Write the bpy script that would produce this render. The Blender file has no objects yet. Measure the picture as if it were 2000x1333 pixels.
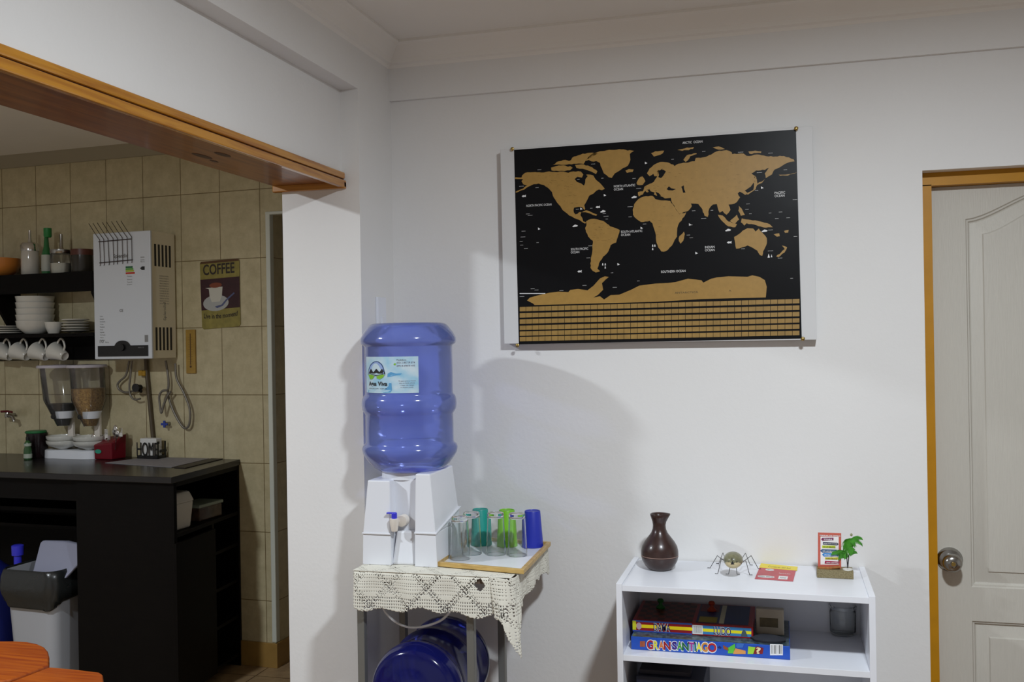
import bpy, bmesh, math, random
from mathutils import Vector, Matrix
random.seed(7)
scn = bpy.context.scene
COL = scn.collection
# ------------------------------------------------------------------ camera
F_PX = 1913.0
YAW, PITCH, ROLL = math.radians(15.356), math.radians(0.024), math.radians(-0.951)
CAM = Vector((0, 0, 1.6))
_f = Vector((-math.sin(YAW)*math.cos(PITCH), math.cos(YAW)*math.cos(PITCH), math.sin(PITCH)))
_r0 = Vector((math.cos(YAW), math.sin(YAW), 0)); _u0 = _r0.cross(_f)
_r = _r0*math.cos(ROLL)+_u0*math.sin(ROLL); _u = -_r0*math.sin(ROLL)+_u0*math.cos(ROLL)
cd = bpy.data.cameras.new('camera'); cam = bpy.data.objects.new('camera', cd); COL.objects.link(cam)
cam.matrix_world = Matrix(((_r.x, _u.x, -_f.x, CAM.x), (_r.y, _u.y, -_f.y, CAM.y), (_r.z, _u.z, -_f.z, CAM.z), (0, 0, 0, 1)))
cd.sensor_width = 36; cd.lens = 36*F_PX/2000; cd.clip_start = .05
scn.camera = cam
# ------------------------------------------------------------------ view, world, ceiling lamps
scn.view_settings.view_transform = 'Standard'; scn.view_settings.look = 'None'
scn.view_settings.exposure = 0.0; scn.view_settings.gamma = 1
scn.view_settings.use_curve_mapping = False
w = bpy.data.worlds.new('world'); scn.world = w; w.use_nodes = True
w.node_tree.nodes['Background'].inputs[0].default_value = (.6, .65, .75, 1)
w.node_tree.nodes['Background'].inputs[1].default_value = 0.02
LAMPS = [('lamp_light_dining', (.24, 1.27, 2.555), 54, (.87, .94, 1.0), .085), ('lamp_light_kitchen', (-2.80, 1.32, 2.555), 58, (.87, .94, 1.0), .085)]
for n, loc, e, c, r in LAMPS:
    l = bpy.data.lights.new(n, 'AREA'); l.shape = 'DISK'; l.size = 2*r; l.energy = e; l.color = c
    o = bpy.data.objects.new(n, l); o.location = loc; COL.objects.link(o)

# ------------------------------------------------------------------ measuring helpers: a sight line met with a real plane
def ray(px, py): return (px-1000)/F_PX*_r-(py-666.5)/F_PX*_u+_f
def onY(px, py, y): v = ray(px, py); return CAM+v*(y/v.y)
def onX(px, py, x): v = ray(px, py); return CAM+v*(x/v.x)
def onZ(px, py, z): v = ray(px, py); return CAM+v*((z-CAM.z)/v.z)
KA = math.radians(-3.0); K0 = Vector((-2.4393, 4.3697, 0))
KE = Vector((math.cos(KA), math.sin(KA), 0)); KN = Vector((math.sin(KA), -math.cos(KA), 0))
KM = Matrix.Translation(K0) @ Matrix.Rotation(KA, 4, 'Z')   # kitchen wall frame: x along the wall, -y out of it
def kD(px, py, d):
    v = ray(px, py); t = KN.dot(K0+KN*d-CAM)/KN.dot(v); p = CAM+v*t; return Vector((KE.dot(p-K0), -d, p.z))
def kZ(px, py, z):
    p = onZ(px, py, z); return Vector((KE.dot(p-K0), -KN.dot(p-K0), z))
ID = Matrix.Identity(4)

# ------------------------------------------------------------------ materials
def lin(c): return tuple(((x/255)/12.92 if x/255 <= .04045 else ((x/255+.055)/1.055)**2.4) for x in c)
MATS = {}
def mat(name, col, rough=.5, metal=0, noise=0, nscale=20, bump=0, bscale=60, coat=0, spec=.5, trans=0, ior=1.45, alpha=1, stretch=(1, 1, 1), col2=None):
    if name in MATS: return MATS[name]
    m = bpy.data.materials.new(name); m.use_nodes = True; nt = m.node_tree; b = nt.nodes['Principled BSDF']
    b.inputs['Base Color'].default_value = (*col, 1); b.inputs['Roughness'].default_value = rough; b.inputs['Metallic'].default_value = metal
    b.inputs['Coat Weight'].default_value = coat; b.inputs['Coat Roughness'].default_value = .12
    b.inputs['Specular IOR Level'].default_value = spec; b.inputs['Transmission Weight'].default_value = trans
    b.inputs['IOR'].default_value = ior; b.inputs['Alpha'].default_value = alpha
    tc = nt.nodes.new('ShaderNodeTexCoord'); mp = nt.nodes.new('ShaderNodeMapping'); mp.inputs['Scale'].default_value = stretch
    nt.links.new(tc.outputs['Object'], mp.inputs['Vector'])
    n = nt.nodes.new('ShaderNodeTexNoise'); n.inputs['Scale'].default_value = nscale; n.inputs['Detail'].default_value = 5
    nt.links.new(mp.outputs[0], n.inputs['Vector'])
    r = nt.nodes.new('ShaderNodeValToRGB'); r.color_ramp.elements[0].position = .3; r.color_ramp.elements[1].position = .7
    c2 = col2 or tuple(x*(1-noise) for x in col)
    r.color_ramp.elements[0].color = (*c2, 1); r.color_ramp.elements[1].color = (*col, 1)
    nt.links.new(n.outputs['Fac'], r.inputs[0]); nt.links.new(r.outputs[0], b.inputs['Base Color'])
    if bump:
        n2 = nt.nodes.new('ShaderNodeTexNoise'); n2.inputs['Scale'].default_value = bscale; n2.inputs['Detail'].default_value = 4
        nt.links.new(mp.outputs[0], n2.inputs['Vector'])
        bp = nt.nodes.new('ShaderNodeBump'); bp.inputs['Strength'].default_value = bump; bp.inputs['Distance'].default_value = .002
        nt.links.new(n2.outputs['Fac'], bp.inputs['Height']); nt.links.new(bp.outputs[0], b.inputs['Normal'])
    MATS[name] = m; return m
def node(nt, t, **kw):
    n = nt.nodes.new(t)
    for k, v in kw.items(): setattr(n, k, v)
    return n
def tile_mat(name, axes, shift, pw, ph, mortar, c1, c2, cm, rough=.35):
    m = bpy.data.materials.new(name); m.use_nodes = True; nt = m.node_tree; b = nt.nodes['Principled BSDF']
    tc = node(nt, 'ShaderNodeTexCoord'); sp = node(nt, 'ShaderNodeSeparateXYZ'); cb = node(nt, 'ShaderNodeCombineXYZ')
    nt.links.new(tc.outputs['Object'], sp.inputs[0])
    for k in (0, 1):
        a = node(nt, 'ShaderNodeMath', operation='ADD'); a.inputs[1].default_value = shift[k]
        nt.links.new(sp.outputs['XYZ'.index(axes[k])], a.inputs[0]); nt.links.new(a.outputs[0], cb.inputs[k])
    br = node(nt, 'ShaderNodeTexBrick', offset=0.0); br.inputs['Scale'].default_value = 1
    br.inputs['Brick Width'].default_value = pw; br.inputs['Row Height'].default_value = ph
    br.inputs['Mortar Size'].default_value = mortar; br.inputs['Mortar Smooth'].default_value = .3
    br.inputs['Mortar'].default_value = (*cm, 1); br.inputs['Color1'].default_value = (1, 1, 1, 1); br.inputs['Color2'].default_value = (.93, .93, .93, 1)
    nt.links.new(cb.outputs[0], br.inputs['Vector'])
    n = node(nt, 'ShaderNodeTexNoise'); n.inputs['Scale'].default_value = 14; n.inputs['Detail'].default_value = 8; n.inputs['Roughness'].default_value = .7
    nt.links.new(tc.outputs['Object'], n.inputs['Vector'])
    r = node(nt, 'ShaderNodeValToRGB'); r.color_ramp.elements[0].position = .35; r.color_ramp.elements[1].position = .65
    r.color_ramp.elements[0].color = (*c1, 1); r.color_ramp.elements[1].color = (*c2, 1)
    nt.links.new(n.outputs['Fac'], r.inputs[0])
    mx = node(nt, 'ShaderNodeMix', data_type='RGBA', blend_type='MULTIPLY'); mx.inputs[0].default_value = 1
    nt.links.new(r.outputs[0], mx.inputs[6]); nt.links.new(br.outputs['Color'], mx.inputs[7]); nt.links.new(mx.outputs[2], b.inputs['Base Color'])
    bp = node(nt, 'ShaderNodeBump', invert=True); bp.inputs['Distance'].default_value = .002; bp.inputs['Strength'].default_value = .6
    nt.links.new(br.outputs['Fac'], bp.inputs['Height']); nt.links.new(bp.outputs[0], b.inputs['Normal'])
    b.inputs['Roughness'].default_value = rough
    MATS[name] = m; return m
def wood_mat(name, c1, c2, axis=1, fine=60, rough=.25, coat=.6, knots=0):
    m = bpy.data.materials.new(name); m.use_nodes = True; nt = m.node_tree; b = nt.nodes['Principled BSDF']
    tc = node(nt, 'ShaderNodeTexCoord'); mp = node(nt, 'ShaderNodeMapping')
    s = [fine]*3; s[axis] = fine/18; mp.inputs['Scale'].default_value = s
    nt.links.new(tc.outputs['Object'], mp.inputs[0])
    n = node(nt, 'ShaderNodeTexNoise'); n.inputs['Scale'].default_value = 1; n.inputs['Detail'].default_value = 6; n.inputs['Distortion'].default_value = .6
    nt.links.new(mp.outputs[0], n.inputs['Vector'])
    r = node(nt, 'ShaderNodeValToRGB'); r.color_ramp.elements[0].position = .35; r.color_ramp.elements[1].position = .62
    r.color_ramp.elements[0].color = (*c1, 1); r.color_ramp.elements[1].color = (*c2, 1)
    nt.links.new(n.outputs['Fac'], r.inputs[0]); nt.links.new(r.outputs[0], b.inputs['Base Color'])
    b.inputs['Roughness'].default_value = rough; b.inputs['Coat Weight'].default_value = coat; b.inputs['Coat Roughness'].default_value = .08
    MATS[name] = m; return m
def see_through(name, tint, diff, fac_diff=.5, rough=.1, gloss=.1):
    m = bpy.data.materials.new(name); m.use_nodes = True; nt = m.node_tree; nt.nodes.clear()
    out = node(nt, 'ShaderNodeOutputMaterial'); t = node(nt, 'ShaderNodeBsdfTransparent'); t.inputs[0].default_value = (*tint, 1)
    d = node(nt, 'ShaderNodeBsdfDiffuse'); d.inputs[0].default_value = (*diff, 1); tl = node(nt, 'ShaderNodeBsdfTranslucent'); tl.inputs[0].default_value = (*diff, 1)
    g = node(nt, 'ShaderNodeBsdfGlossy'); g.inputs['Roughness'].default_value = rough; g.inputs[0].default_value = (1, 1, 1, 1)
    dd = node(nt, 'ShaderNodeMixShader'); dd.inputs[0].default_value = .4; nt.links.new(d.outputs[0], dd.inputs[1]); nt.links.new(tl.outputs[0], dd.inputs[2])
    a = node(nt, 'ShaderNodeMixShader'); a.inputs[0].default_value = fac_diff
    nt.links.new(t.outputs[0], a.inputs[1]); nt.links.new(dd.outputs[0], a.inputs[2])
    fr = node(nt, 'ShaderNodeFresnel'); fr.inputs['IOR'].default_value = 1.45
    ad = node(nt, 'ShaderNodeMath', operation='MULTIPLY'); ad.inputs[1].default_value = gloss; nt.links.new(fr.outputs[0], ad.inputs[0])
    bb = node(nt, 'ShaderNodeMixShader'); nt.links.new(ad.outputs[0], bb.inputs[0]); nt.links.new(a.outputs[0], bb.inputs[1]); nt.links.new(g.outputs[0], bb.inputs[2])
    nt.links.new(bb.outputs[0], out.inputs[0]); MATS[name] = m; return m

M_wall = mat('white_painted_plaster', (.80, .79, .775), .6, noise=.03, nscale=3, bump=.25, bscale=90)
M_ceil = mat('ceiling_paint', (.87, .845, .80), .7, noise=.03, nscale=3)
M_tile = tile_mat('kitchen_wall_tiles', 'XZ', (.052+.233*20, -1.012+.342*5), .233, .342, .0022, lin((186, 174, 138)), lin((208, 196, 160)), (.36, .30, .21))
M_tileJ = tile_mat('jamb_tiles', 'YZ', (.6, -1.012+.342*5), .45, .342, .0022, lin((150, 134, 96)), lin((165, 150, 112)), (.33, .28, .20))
M_floor = tile_mat('floor_tiles', 'XY', (5, 5), .42, .42, .003, lin((112, 84, 58)), lin((132, 100, 70)), (.2, .16, .12), .4)
M_skirt = mat('baseboard_tile', lin((165, 130, 70)), .4, noise=.15, nscale=15)
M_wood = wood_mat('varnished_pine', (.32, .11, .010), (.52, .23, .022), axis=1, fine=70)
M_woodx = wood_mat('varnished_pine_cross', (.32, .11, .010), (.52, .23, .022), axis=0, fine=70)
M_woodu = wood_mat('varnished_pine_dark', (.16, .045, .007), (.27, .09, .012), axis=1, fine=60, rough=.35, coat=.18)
M_knot = mat('wood_knot', (.05, .012, .004), .4)
M_orange = wood_mat('orange_stool_wood', (.25, .034, .002), (.40, .085, .003), axis=0, fine=60, rough=.4, coat=.15)
M_mustard = mat('mustard_paint', lin((190, 132, 6)), .45, noise=.12, nscale=12, bump=.1)
M_door = mat('door_offwhite', lin((200, 196, 186)), .5, noise=.04, nscale=30, bump=.35, bscale=40, stretch=(8, 8, .6))
M_steel = mat('brushed_steel', (.36, .35, .33), .22, 1)
M_brass = mat('brass', (.5, .36, .12), .3, 1)
M_mel = mat('white_melamine', lin((232, 234, 240)), .32, noise=.02)
M_board = mat('white_board', lin((216, 216, 216)), .5)
M_mapblk = mat('map_black', (.006, .006, .007), .36, spec=.15, bump=.5, bscale=4)
M_gold = mat('scratch_gold', lin((172, 134, 66)), .45, noise=.12, nscale=60)
M_gold2 = mat('scratch_gold_flags', lin((166, 132, 70)), .45, noise=.25, nscale=40)
M_ink = mat('black_ink', (.015, .015, .018), .5)
M_white = mat('white_ink', (.8, .8, .8), .5)
M_grey = mat('grey_ink', (.25, .25, .25), .5)
M_pl = mat('white_plastic', lin((228, 230, 236)), .3, coat=.1)
M_pl2 = mat('cream_plastic', lin((226, 218, 208)), .35)
M_blue = mat('blue_plastic', (.045, .045, .62), .35)
M_jug = see_through('blue_jug_plastic', (.56, .62, .97), (.31, .41, 1.0), .45, .12, 1.1)
M_jug2 = see_through('dark_blue_jug_plastic', (.18, .22, .65), (.012, .016, .18), .62, .13, 1.0)
M_glass = mat('clear_glass', (.97, .99, .98), .02, trans=1, ior=1.45)
M_cglass = see_through('thin_clear_plastic', (.93, .93, .92), (.6, .6, .58), .10, .06, 1.0)
M_teal = mat('teal_plastic', (.012, .32, .27), .4)
M_lime = mat('lime_plastic', (.20, .55, .02), .4)
M_royal = mat('royal_blue_plastic', (.02, .035, .42), .4)
M_bamboo = wood_mat('bamboo', (.42, .25, .06), (.60, .40, .13), axis=0, fine=90, rough=.4, coat=.15)
M_cloth = mat('cream_crochet_cotton', lin((226, 223, 210)), .9, noise=.08, nscale=200)
M_tub = mat('grey_metal_tube', lin((120, 120, 116)), .35, .3)
M_dark = mat('dark_wenge_laminate', (.005, .0042, .004), .5, spec=.12, noise=.25, nscale=10, stretch=(1, 1, 12))
M_darkv = mat('dark_vase', lin((58, 38, 34)), .3, noise=.35, nscale=60, stretch=(1, 1, .1), coat=.25)
M_black = mat('black_plastic', (.01, .01, .011), .35)
M_bag = mat('black_bin_bag', (.018, .02, .02), .25, spec=.7, bump=1.0, bscale=25)
M_binlid = mat('bluish_grey_plastic', lin((150, 152, 172)), .5)
M_bin = mat('grey_bin_plastic', lin((176, 178, 184)), .45)
M_white2 = mat('white_glazed_ceramic', lin((216, 214, 206)), .2, coat=.3)
M_heat = mat('white_enamel', lin((216, 221, 228)), .35)
M_heats = mat('enamel_warm_bounce', lin((240, 232, 208)), .45)  # heater casing: warm bounce light put into the enamel colour
M_red = mat('dark_red_plastic', (.16, .006, .014), .3)
M_chrome = mat('chrome', (.7, .7, .7), .12, 1)

# ------------------------------------------------------------------ mesh helpers
class MB:
    def __init__(s): s.b = bmesh.new(); s.mi = 0
    def _f(s, vs):
        try:
            f = s.b.faces.new(vs); f.material_index = s.mi; return f
        except ValueError: return None
    def hexa(s, p):   # 8 points, bottom ring then top ring
        v = [s.b.verts.new(Vector(q)) for q in p]
        for q in ((3, 2, 1, 0), (4, 5, 6, 7), (0, 1, 5, 4), (1, 2, 6, 5), (2, 3, 7, 6), (3, 0, 4, 7)): s._f([v[i] for i in q])
        return s
    def box(s, a, b):
        x0, x1 = sorted((a[0], b[0])); y0, y1 = sorted((a[1], b[1])); z0, z1 = sorted((a[2], b[2]))
        return s.hexa([(x0, y0, z0), (x1, y0, z0), (x1, y1, z0), (x0, y1, z0), (x0, y0, z1), (x1, y0, z1), (x1, y1, z1), (x0, y1, z1)])
    def loops(s, rings, closed=True, cap=True):
        R = [[s.b.verts.new(Vector(q)) for q in r] for r in rings]
        n = len(R[0])
        for a, b in zip(R, R[1:]):
            for i in range(n if closed else n-1): s._f([a[i], a[(i+1) % n], b[(i+1) % n], b[i]])
        if cap and closed:
            s._f(list(reversed(R[0]))); s._f(R[-1])
        return s
    def lathe(s, prof, c=(0, 0, 0), n=32, cap=True, axis='Z', fn=None):
        rings = []
        for r, h in prof:
            ring = []
            for i in range(n):
                a = 2*math.pi*i/n; x, y = r*math.cos(a), r*math.sin(a); z = h
                if fn: x, y, z = fn(x, y, z, a)
                if axis == 'Z': q = (x, y, z)
                elif axis == 'Y': q = (x, -z, y)   # height goes towards the viewer (-y)
                else: q = (z, x, y)
                ring.append((c[0]+q[0], c[1]+q[1], c[2]+q[2]))
            rings.append(ring)
        return s.loops(rings, True, cap)
    def tube(s, pts, r, n=8, cap=True, closed=False):
        pts = [Vector(p) for p in pts]; rings = []; N = len(pts); up = None
        for i, p in enumerate(pts):
            if closed: t = pts[(i+1) % N]-pts[i-1]
            else: t = pts[min(i+1, N-1)]-pts[max(i-1, 0)]
            t = t.normalized()
            if up is None:
                up = Vector((0, 0, 1)) if abs(t.z) < .9 else Vector((1, 0, 0))
            u = (up-t*up.dot(t)).normalized(); up = u; v = t.cross(u)
            rr = r[i] if isinstance(r, (list, tuple)) else r
            rings.append([p+(u*math.cos(2*math.pi*k/n)+v*math.sin(2*math.pi*k/n))*rr for k in range(n)])
        if closed: rings.append(rings[0])
        return s.loops(rings, True, cap and not closed)
    def prism(s, poly, d, to3=None):   # poly: list of 3D points, d: thickness vector
        d = Vector(d); a = [s.b.verts.new(Vector(p)) for p in poly]; b = [s.b.verts.new(Vector(p)+d) for p in poly]; n = len(a)
        s._f(list(reversed(a))); s._f(b)
        for i in range(n): s._f([a[i], a[(i+1) % n], b[(i+1) % n], b[i]])
        return s
    def quad(s, *p): s._f([s.b.verts.new(Vector(q)) for q in p]); return s
    def build(s, name, mats, parent=None, frame=ID, smooth=None, bevel=0, solid=0, tri=False, bseg=2):
        bm = s.b
        if frame is not ID: bmesh.ops.transform(bm, matrix=frame, verts=bm.verts)
        if parent is not None:
            inv = parent['_m'] if False else ROOTM[parent.name].inverted()
            bmesh.ops.transform(bm, matrix=inv, verts=bm.verts)
        if tri: bmesh.ops.triangulate(bm, faces=[f for f in bm.faces if len(f.verts) > 4])
        bmesh.ops.remove_doubles(bm, verts=bm.verts, dist=1e-7)
        bmesh.ops.recalc_face_normals(bm, faces=bm.faces)
        if smooth:
            lim = math.radians(smooth)
            for f in bm.faces: f.smooth = True
            for e in bm.edges:
                if len(e.link_faces) == 2 and e.calc_face_angle(0) > lim: e.smooth = False
        me = bpy.data.meshes.new(name); bm.to_mesh(me); bm.free()
        for m in (mats if isinstance(mats, (list, tuple)) else [mats]): me.materials.append(m)
        o = bpy.data.objects.new(name, me); COL.objects.link(o)
        if parent is not None: o.parent = parent; ROOTM[o.name] = ROOTM[parent.name]
        else: ROOTM[o.name] = Matrix.Identity(4)
        if solid:
            md = o.modifiers.new('thickness', 'SOLIDIFY'); md.thickness = solid; md.offset = 0
        if bevel:
            md = o.modifiers.new('soft_edges', 'BEVEL'); md.width = bevel; md.segments = bseg; md.limit_method = 'ANGLE'; md.angle_limit = .7; md.harden_normals = False
        return o
ROOTM = {}
def tag(o, label=None, cat=None, group=None, kind=None):
    if label: o['label'] = label
    if cat: o['category'] = cat
    if group: o['group'] = group
    if kind: o['kind'] = kind
    return o
def thing(name, label, cat, loc, rz=0, group=None):
    o = bpy.data.objects.new(name, None); o.empty_display_size = .05; COL.objects.link(o)
    o.location = loc; o.rotation_euler = (0, 0, rz); ROOTM[o.name] = Matrix.Translation(Vector(loc)) @ Matrix.Rotation(rz, 4, 'Z')
    return tag(o, label, cat, group)
def copy_thing(o, loc, label=None, mats=None, scale=None, rz=None):
    c = o.copy(); COL.objects.link(c); c.location = loc
    if label: c['label'] = label
    if scale: c.scale = scale
    if rz is not None: c.rotation_euler = (0, 0, rz)
    for ch in list(o.children):
        d = ch.copy(); COL.objects.link(d); d.parent = c
        for g in list(ch.children):
            e = g.copy(); COL.objects.link(e); e.parent = d
    return c
def struct(o): o['kind'] = 'structure'; return o
def klocw(p): return KM @ Vector(p)
def kthing(name, label, cat, p, group=None): return thing(name, label, cat, klocw(p), KA, group)

# text as printed mesh -------------------------------------------------------
_tc = {}
def text_geo(s, bold=0):
    k = (s, bold)
    if k in _tc: return _tc[k]
    cu = bpy.data.curves.new('t', 'FONT'); cu.body = s; cu.size = 1; cu.offset = bold; cu.resolution_u = 3; cu.fill_mode = 'FRONT'
    o = bpy.data.objects.new('t', cu); COL.objects.link(o)
    dg = bpy.context.evaluated_depsgraph_get(); me = bpy.data.meshes.new_from_object(o.evaluated_get(dg))
    V = [v.co.copy() for v in me.vertices]; Fs = [tuple(p.vertices) for p in me.polygons]
    bpy.data.objects.remove(o); bpy.data.curves.remove(cu); bpy.data.meshes.remove(me)
    _tc[k] = (V, Fs); return _tc[k]
def put_text(mb, s, P, U, V, h, width=None, bold=0, fn=None, lift=.0004, center=False):
    """text s with its lower left corner at P, along U, upright along V, capital height h"""
    vs, fs = text_geo(s, bold)
    x0 = min(v.x for v in vs); x1 = max(v.x for v in vs); y1 = max(v.y for v in vs); y0 = min(0, 0)
    cap = .72; sy = h/cap; sx = (width/(x1-x0)) if width else sy
    U = Vector(U).normalized(); V = Vector(V).normalized(); N = U.cross(V); P = Vector(P)
    off = -(x1-x0)*sx/2 if center else 0
    nv = []
    for v in vs:
        q = ((v.x-x0)*sx+off, v.y*sy)
        p = fn(*q) if fn else P+U*q[0]+V*q[1]+N*lift
        nv.append(mb.b.verts.new(p))
    for f in fs: mb._f([nv[i] for i in f])
def arc(c, r, a0, a1, n, plane='XZ'):
    out = []
    for i in range(n+1):
        a = math.radians(a0+(a1-a0)*i/n); x, y = r*math.cos(a), r*math.sin(a)
        out.append(Vector((c[0]+x, c[1], c[2]+y)) if plane == 'XZ' else Vector((c[0]+x, c[1]+y, c[2])))
    return out
def smooth_pts(P, n=6):
    P = [Vector(p) for p in P]; out = []
    for i in range(len(P)-1):
        a = P[max(i-1, 0)]; b = P[i]; c = P[i+1]; d = P[min(i+2, len(P)-1)]
        for k in range(n):
            t = k/n; out.append(.5*((2*b)+(c-a)*t+(2*a-5*b+4*c-d)*t*t+(3*b-a-3*c+d)*t**3))
    out.append(P[-1]); return out
# =================================================================== THE ROOM
XC, YB, ZC = -1.244, 3.05, 2.588      # corner line, back wall, ceiling
YR = 2.786                            # face of the short wall end beside the opening
struct(MB().box((-1.5, -1.6, -.1), (2.6, 3.2, 0)).build('floor', M_floor))
M_floork = tile_mat('kitchen_floor_tiles', 'XY', (5, 5), .42, .42, .003, lin((150, 124, 92)), lin((178, 150, 112)), (.25, .2, .15), .4)
struct(MB().box((-5.2, -1.6, -.1), (-1.5, 6.2, 0)).box((-1.5, 3.2, -.1), (-.9, 6.2, 0)).build('floor_kitchen', M_floork))
struct(MB().box((-1.5, -1.6, ZC), (2.6, 3.2, ZC+.1)).build('ceiling', M_ceil))
struct(MB().box((-5.2, -1.6, 2.645), (-1.5, 6.2, 2.75)).box((-1.5, 3.2, 2.645), (-.9, 6.2, 2.75)).build('ceiling_kitchen', M_ceil))
DX0, DX1, DZ = .402, 1.17, 2.075
w = MB().box((XC-.28, YB, 0), (DX0, YB+.13, ZC)).box((DX0, YB, DZ), (DX1, YB+.13, ZC)).box((DX1, YB, 0), (2.6, YB+.13, ZC))
w.box((XC, YB-.014, 2.406), (2.6, YB, ZC))
struct(w.build('wall_back', M_wall))
w = MB().box((-1.508, YR, 0), (XC, YB, ZC)).box((-1.50, -1.6, 2.387), (XC, YR, ZC)).box((-1.50, -1.6, 2.1185), (-1.304, YR, 2.387))
struct(w.build('wall_left', M_wall))
struct(MB().box((2.6, -1.6, 0), (2.72, 3.2, ZC)).build('wall_right', M_wall))
struct(MB().box((-5.2, -1.72, 0), (2.6, -1.6, 2.645)).build('wall_front', M_wall))
struct(MB().box((-5.3, -1.6, 0), (-5.2, 6.2, 2.645)).build('wall_kitchen_side', M_wall))
# cornices: a stepped crown profile along the ceiling
def crown(prof, a, b, into, name, zc, m=M_ceil, skew0=0, skew1=0):
    """prof: (distance from wall, drop) pairs"""
    a, b, into = Vector(a), Vector(b), Vector(into); t = (b-a).normalized(); mb = MB(); rr = []
    for P, sk in ((a, skew0), (b, skew1)):
        rr.append([P+into*d+t*(sk*d)+Vector((0, 0, zc-dr)) for d, dr in prof])
    mb.loops(rr, True, True); return struct(mb.build(name, m))
PR = [(0, 0), (.062, 0), (.062, .008), (.05, .014), (.036, .03), (.02, .048), (.016, .062), (.006, .066), (0, .075)]
crown(PR, (XC, YB-.014, 0), (2.6, YB-.014, 0), (0, -1, 0), 'trim_1', ZC, M_ceil, 1, 0)
crown(PR, (XC, -1.6, 0), (XC, YB-.014, 0), (1, 0, 0), 'trim_2', ZC, M_ceil, 0, -1)
# varnished timber casing under the beam of the opening
c = thing('timber_casing', 'long varnished orange pine casing under the beam of the kitchen opening', 'wood trim', (-1.4, .6, 2.1))
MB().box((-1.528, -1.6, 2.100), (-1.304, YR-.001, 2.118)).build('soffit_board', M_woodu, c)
MB().box((-1.3035, -1.6, 2.083), (-1.287, YR-.001, 2.106)).build('lower_edge_strip', M_wood, c, bevel=.003)
MB().box((-1.304, -1.6, 2.1095), (-1.289, YR-.004, 2.1305)).build('upper_edge_strip', M_wood, c, bevel=.004)
MB().box((-1.3035, -1.6, 2.104), (-1.296, YR-.004, 2.111)).build('groove', M_knot, c)
MB().box((-1.533, YR-.018, 2.080), (-1.287, YR, 2.102)).build('end_batten', M_woodx, c, bevel=.003)
k = MB()
for px, py, rx, ry in ((395, 305, .012, .045), (435, 302, .012, .035), (418, 315, .006, .02)):
    p = onZ(px, py, 2.1); k.prism([(p.x+rx*math.cos(a*math.pi/8), p.y+ry*math.sin(a*math.pi/8), 2.0998) for a in range(16)], (0, 0, -.0004))
k.build('wood_knot', M_knot, c)

# door with mustard frame, set back in the wall
d = MB().box((DX0, YB+.05, 0), (DX0+.031, YB+.13, 2.04)).box((DX0, YB+.05, 2.037), (DX1, YB+.13, DZ)).box((DX1-.03, YB+.05, 0), (DX1, YB+.13, 2.037))
struct(d.build('trim_3', M_mustard))
DY = YB+.088
droot = thing('door_1', None, None, ((DX0+DX1)/2, DY, 0)); struct(droot)
def door_loop(x0, x1, z0, z1, arch, off):
    x0 += off; x1 -= off; z0 += off; z1 -= off; pts = [(x1, z0), (x0, z0), (x0, z1)]
    if arch:
        for i in range(1, 24):
            t = i/24; s = .5-.5*math.cos(2*math.pi*t); s = s**.8
            pts.append((x0+(x1-x0)*t, z1+arch*s))
    pts.append((x1, z1)); return pts
dl = MB(); PX0, PX1 = onY(1890, 700, DY).x, DX1-.03-(onY(1890, 700, DY).x-(DX0+.031))
zt = onY(1890, 428, DY).z; zm = onY(1890, 1147, DY).z; zl = onY(1890, 1213, DY).z
PROF = [(0, 0), (.003, .005), (.007, .0055), (.010, .011), (.013, .012), (.045, .003), (.048, -.001), (.052, -.0015)]
S0, S1 = DX0+.033, DX1-.032
def panel_rings(mb, x0, x1, z0, z1, arch, cap=True):
    rings = [[(x, DY+dp, z) for x, z in door_loop(x0, x1, z0, z1, arch, o)] for o, dp in PROF]
    R = [[mb.b.verts.new(Vector(q)) for q in r] for r in rings]; n = len(R[0])
    for a, b in zip(R, R[1:]):
        for i in range(n): mb._f([a[i], a[(i+1) % n], b[(i+1) % n], b[i]])
    mb._f(R[-1]); return R[0]
A = panel_rings(dl, PX0, PX1, zm, zt, .085)
B = panel_rings(dl, PX0, PX1, .2, zl, 0)
def V(x, z): return dl.b.verts.new(Vector((x, DY, z)))
tl_, tr_, ml, mr, bl, br_ = V(S0, 2.036), V(S1, 2.036), V(S0, (zm+zl)/2), V(S1, (zm+zl)/2), V(S0, .01), V(S1, .01)
dl._f([tl_, ml, A[1], A[2]]); dl._f([ml, mr, A[0], A[1]]); dl._f([mr, tr_, A[-1], A[0]])
ar = A[2:]; mid = len(ar)//2
for i in range(len(ar)-1):
    dl._f([ar[i+1], ar[i], tl_] if i < mid else [ar[i+1], ar[i], tr_])
dl._f([tl_, tr_, ar[mid]])
dl._f([ml, bl, B[1], B[2]]); dl._f([bl, br_, B[0], B[1]]); dl._f([br_, mr, B[3], B[0]]); dl._f([mr, ml, B[2], B[3]])
dl.box((S0, DY+.012, .01), (S1, DY+.04, 2.036))
dl.build('door_leaf', M_door, droot, smooth=25)
kn = onY(1857, 1096, DY-.02); kb = MB()
kb.lathe([(0, 0), (.036, 0), (.036, .003), (.030, .012), (.014, .016), (.013, .028), (.020, .034), (.0265, .044), (.027, .052), (.024, .062), (.016, .068), (.010, .069), (.009, .066), (0, .066)], (kn.x, DY, kn.z), 40, axis='Y')
kh = kb.build('door_knob', M_steel, droot, smooth=40)
MB().lathe([(0, .0655), (.0065, .0655), (.006, .069), (0, .069)], (kn.x, DY, kn.z), 20, axis='Y').box((kn.x-.0007, DY-.0694, kn.z-.004), (kn.x+.0007, DY-.069, kn.z+.004)).build('keyhole', M_brass, kh, smooth=40)

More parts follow.
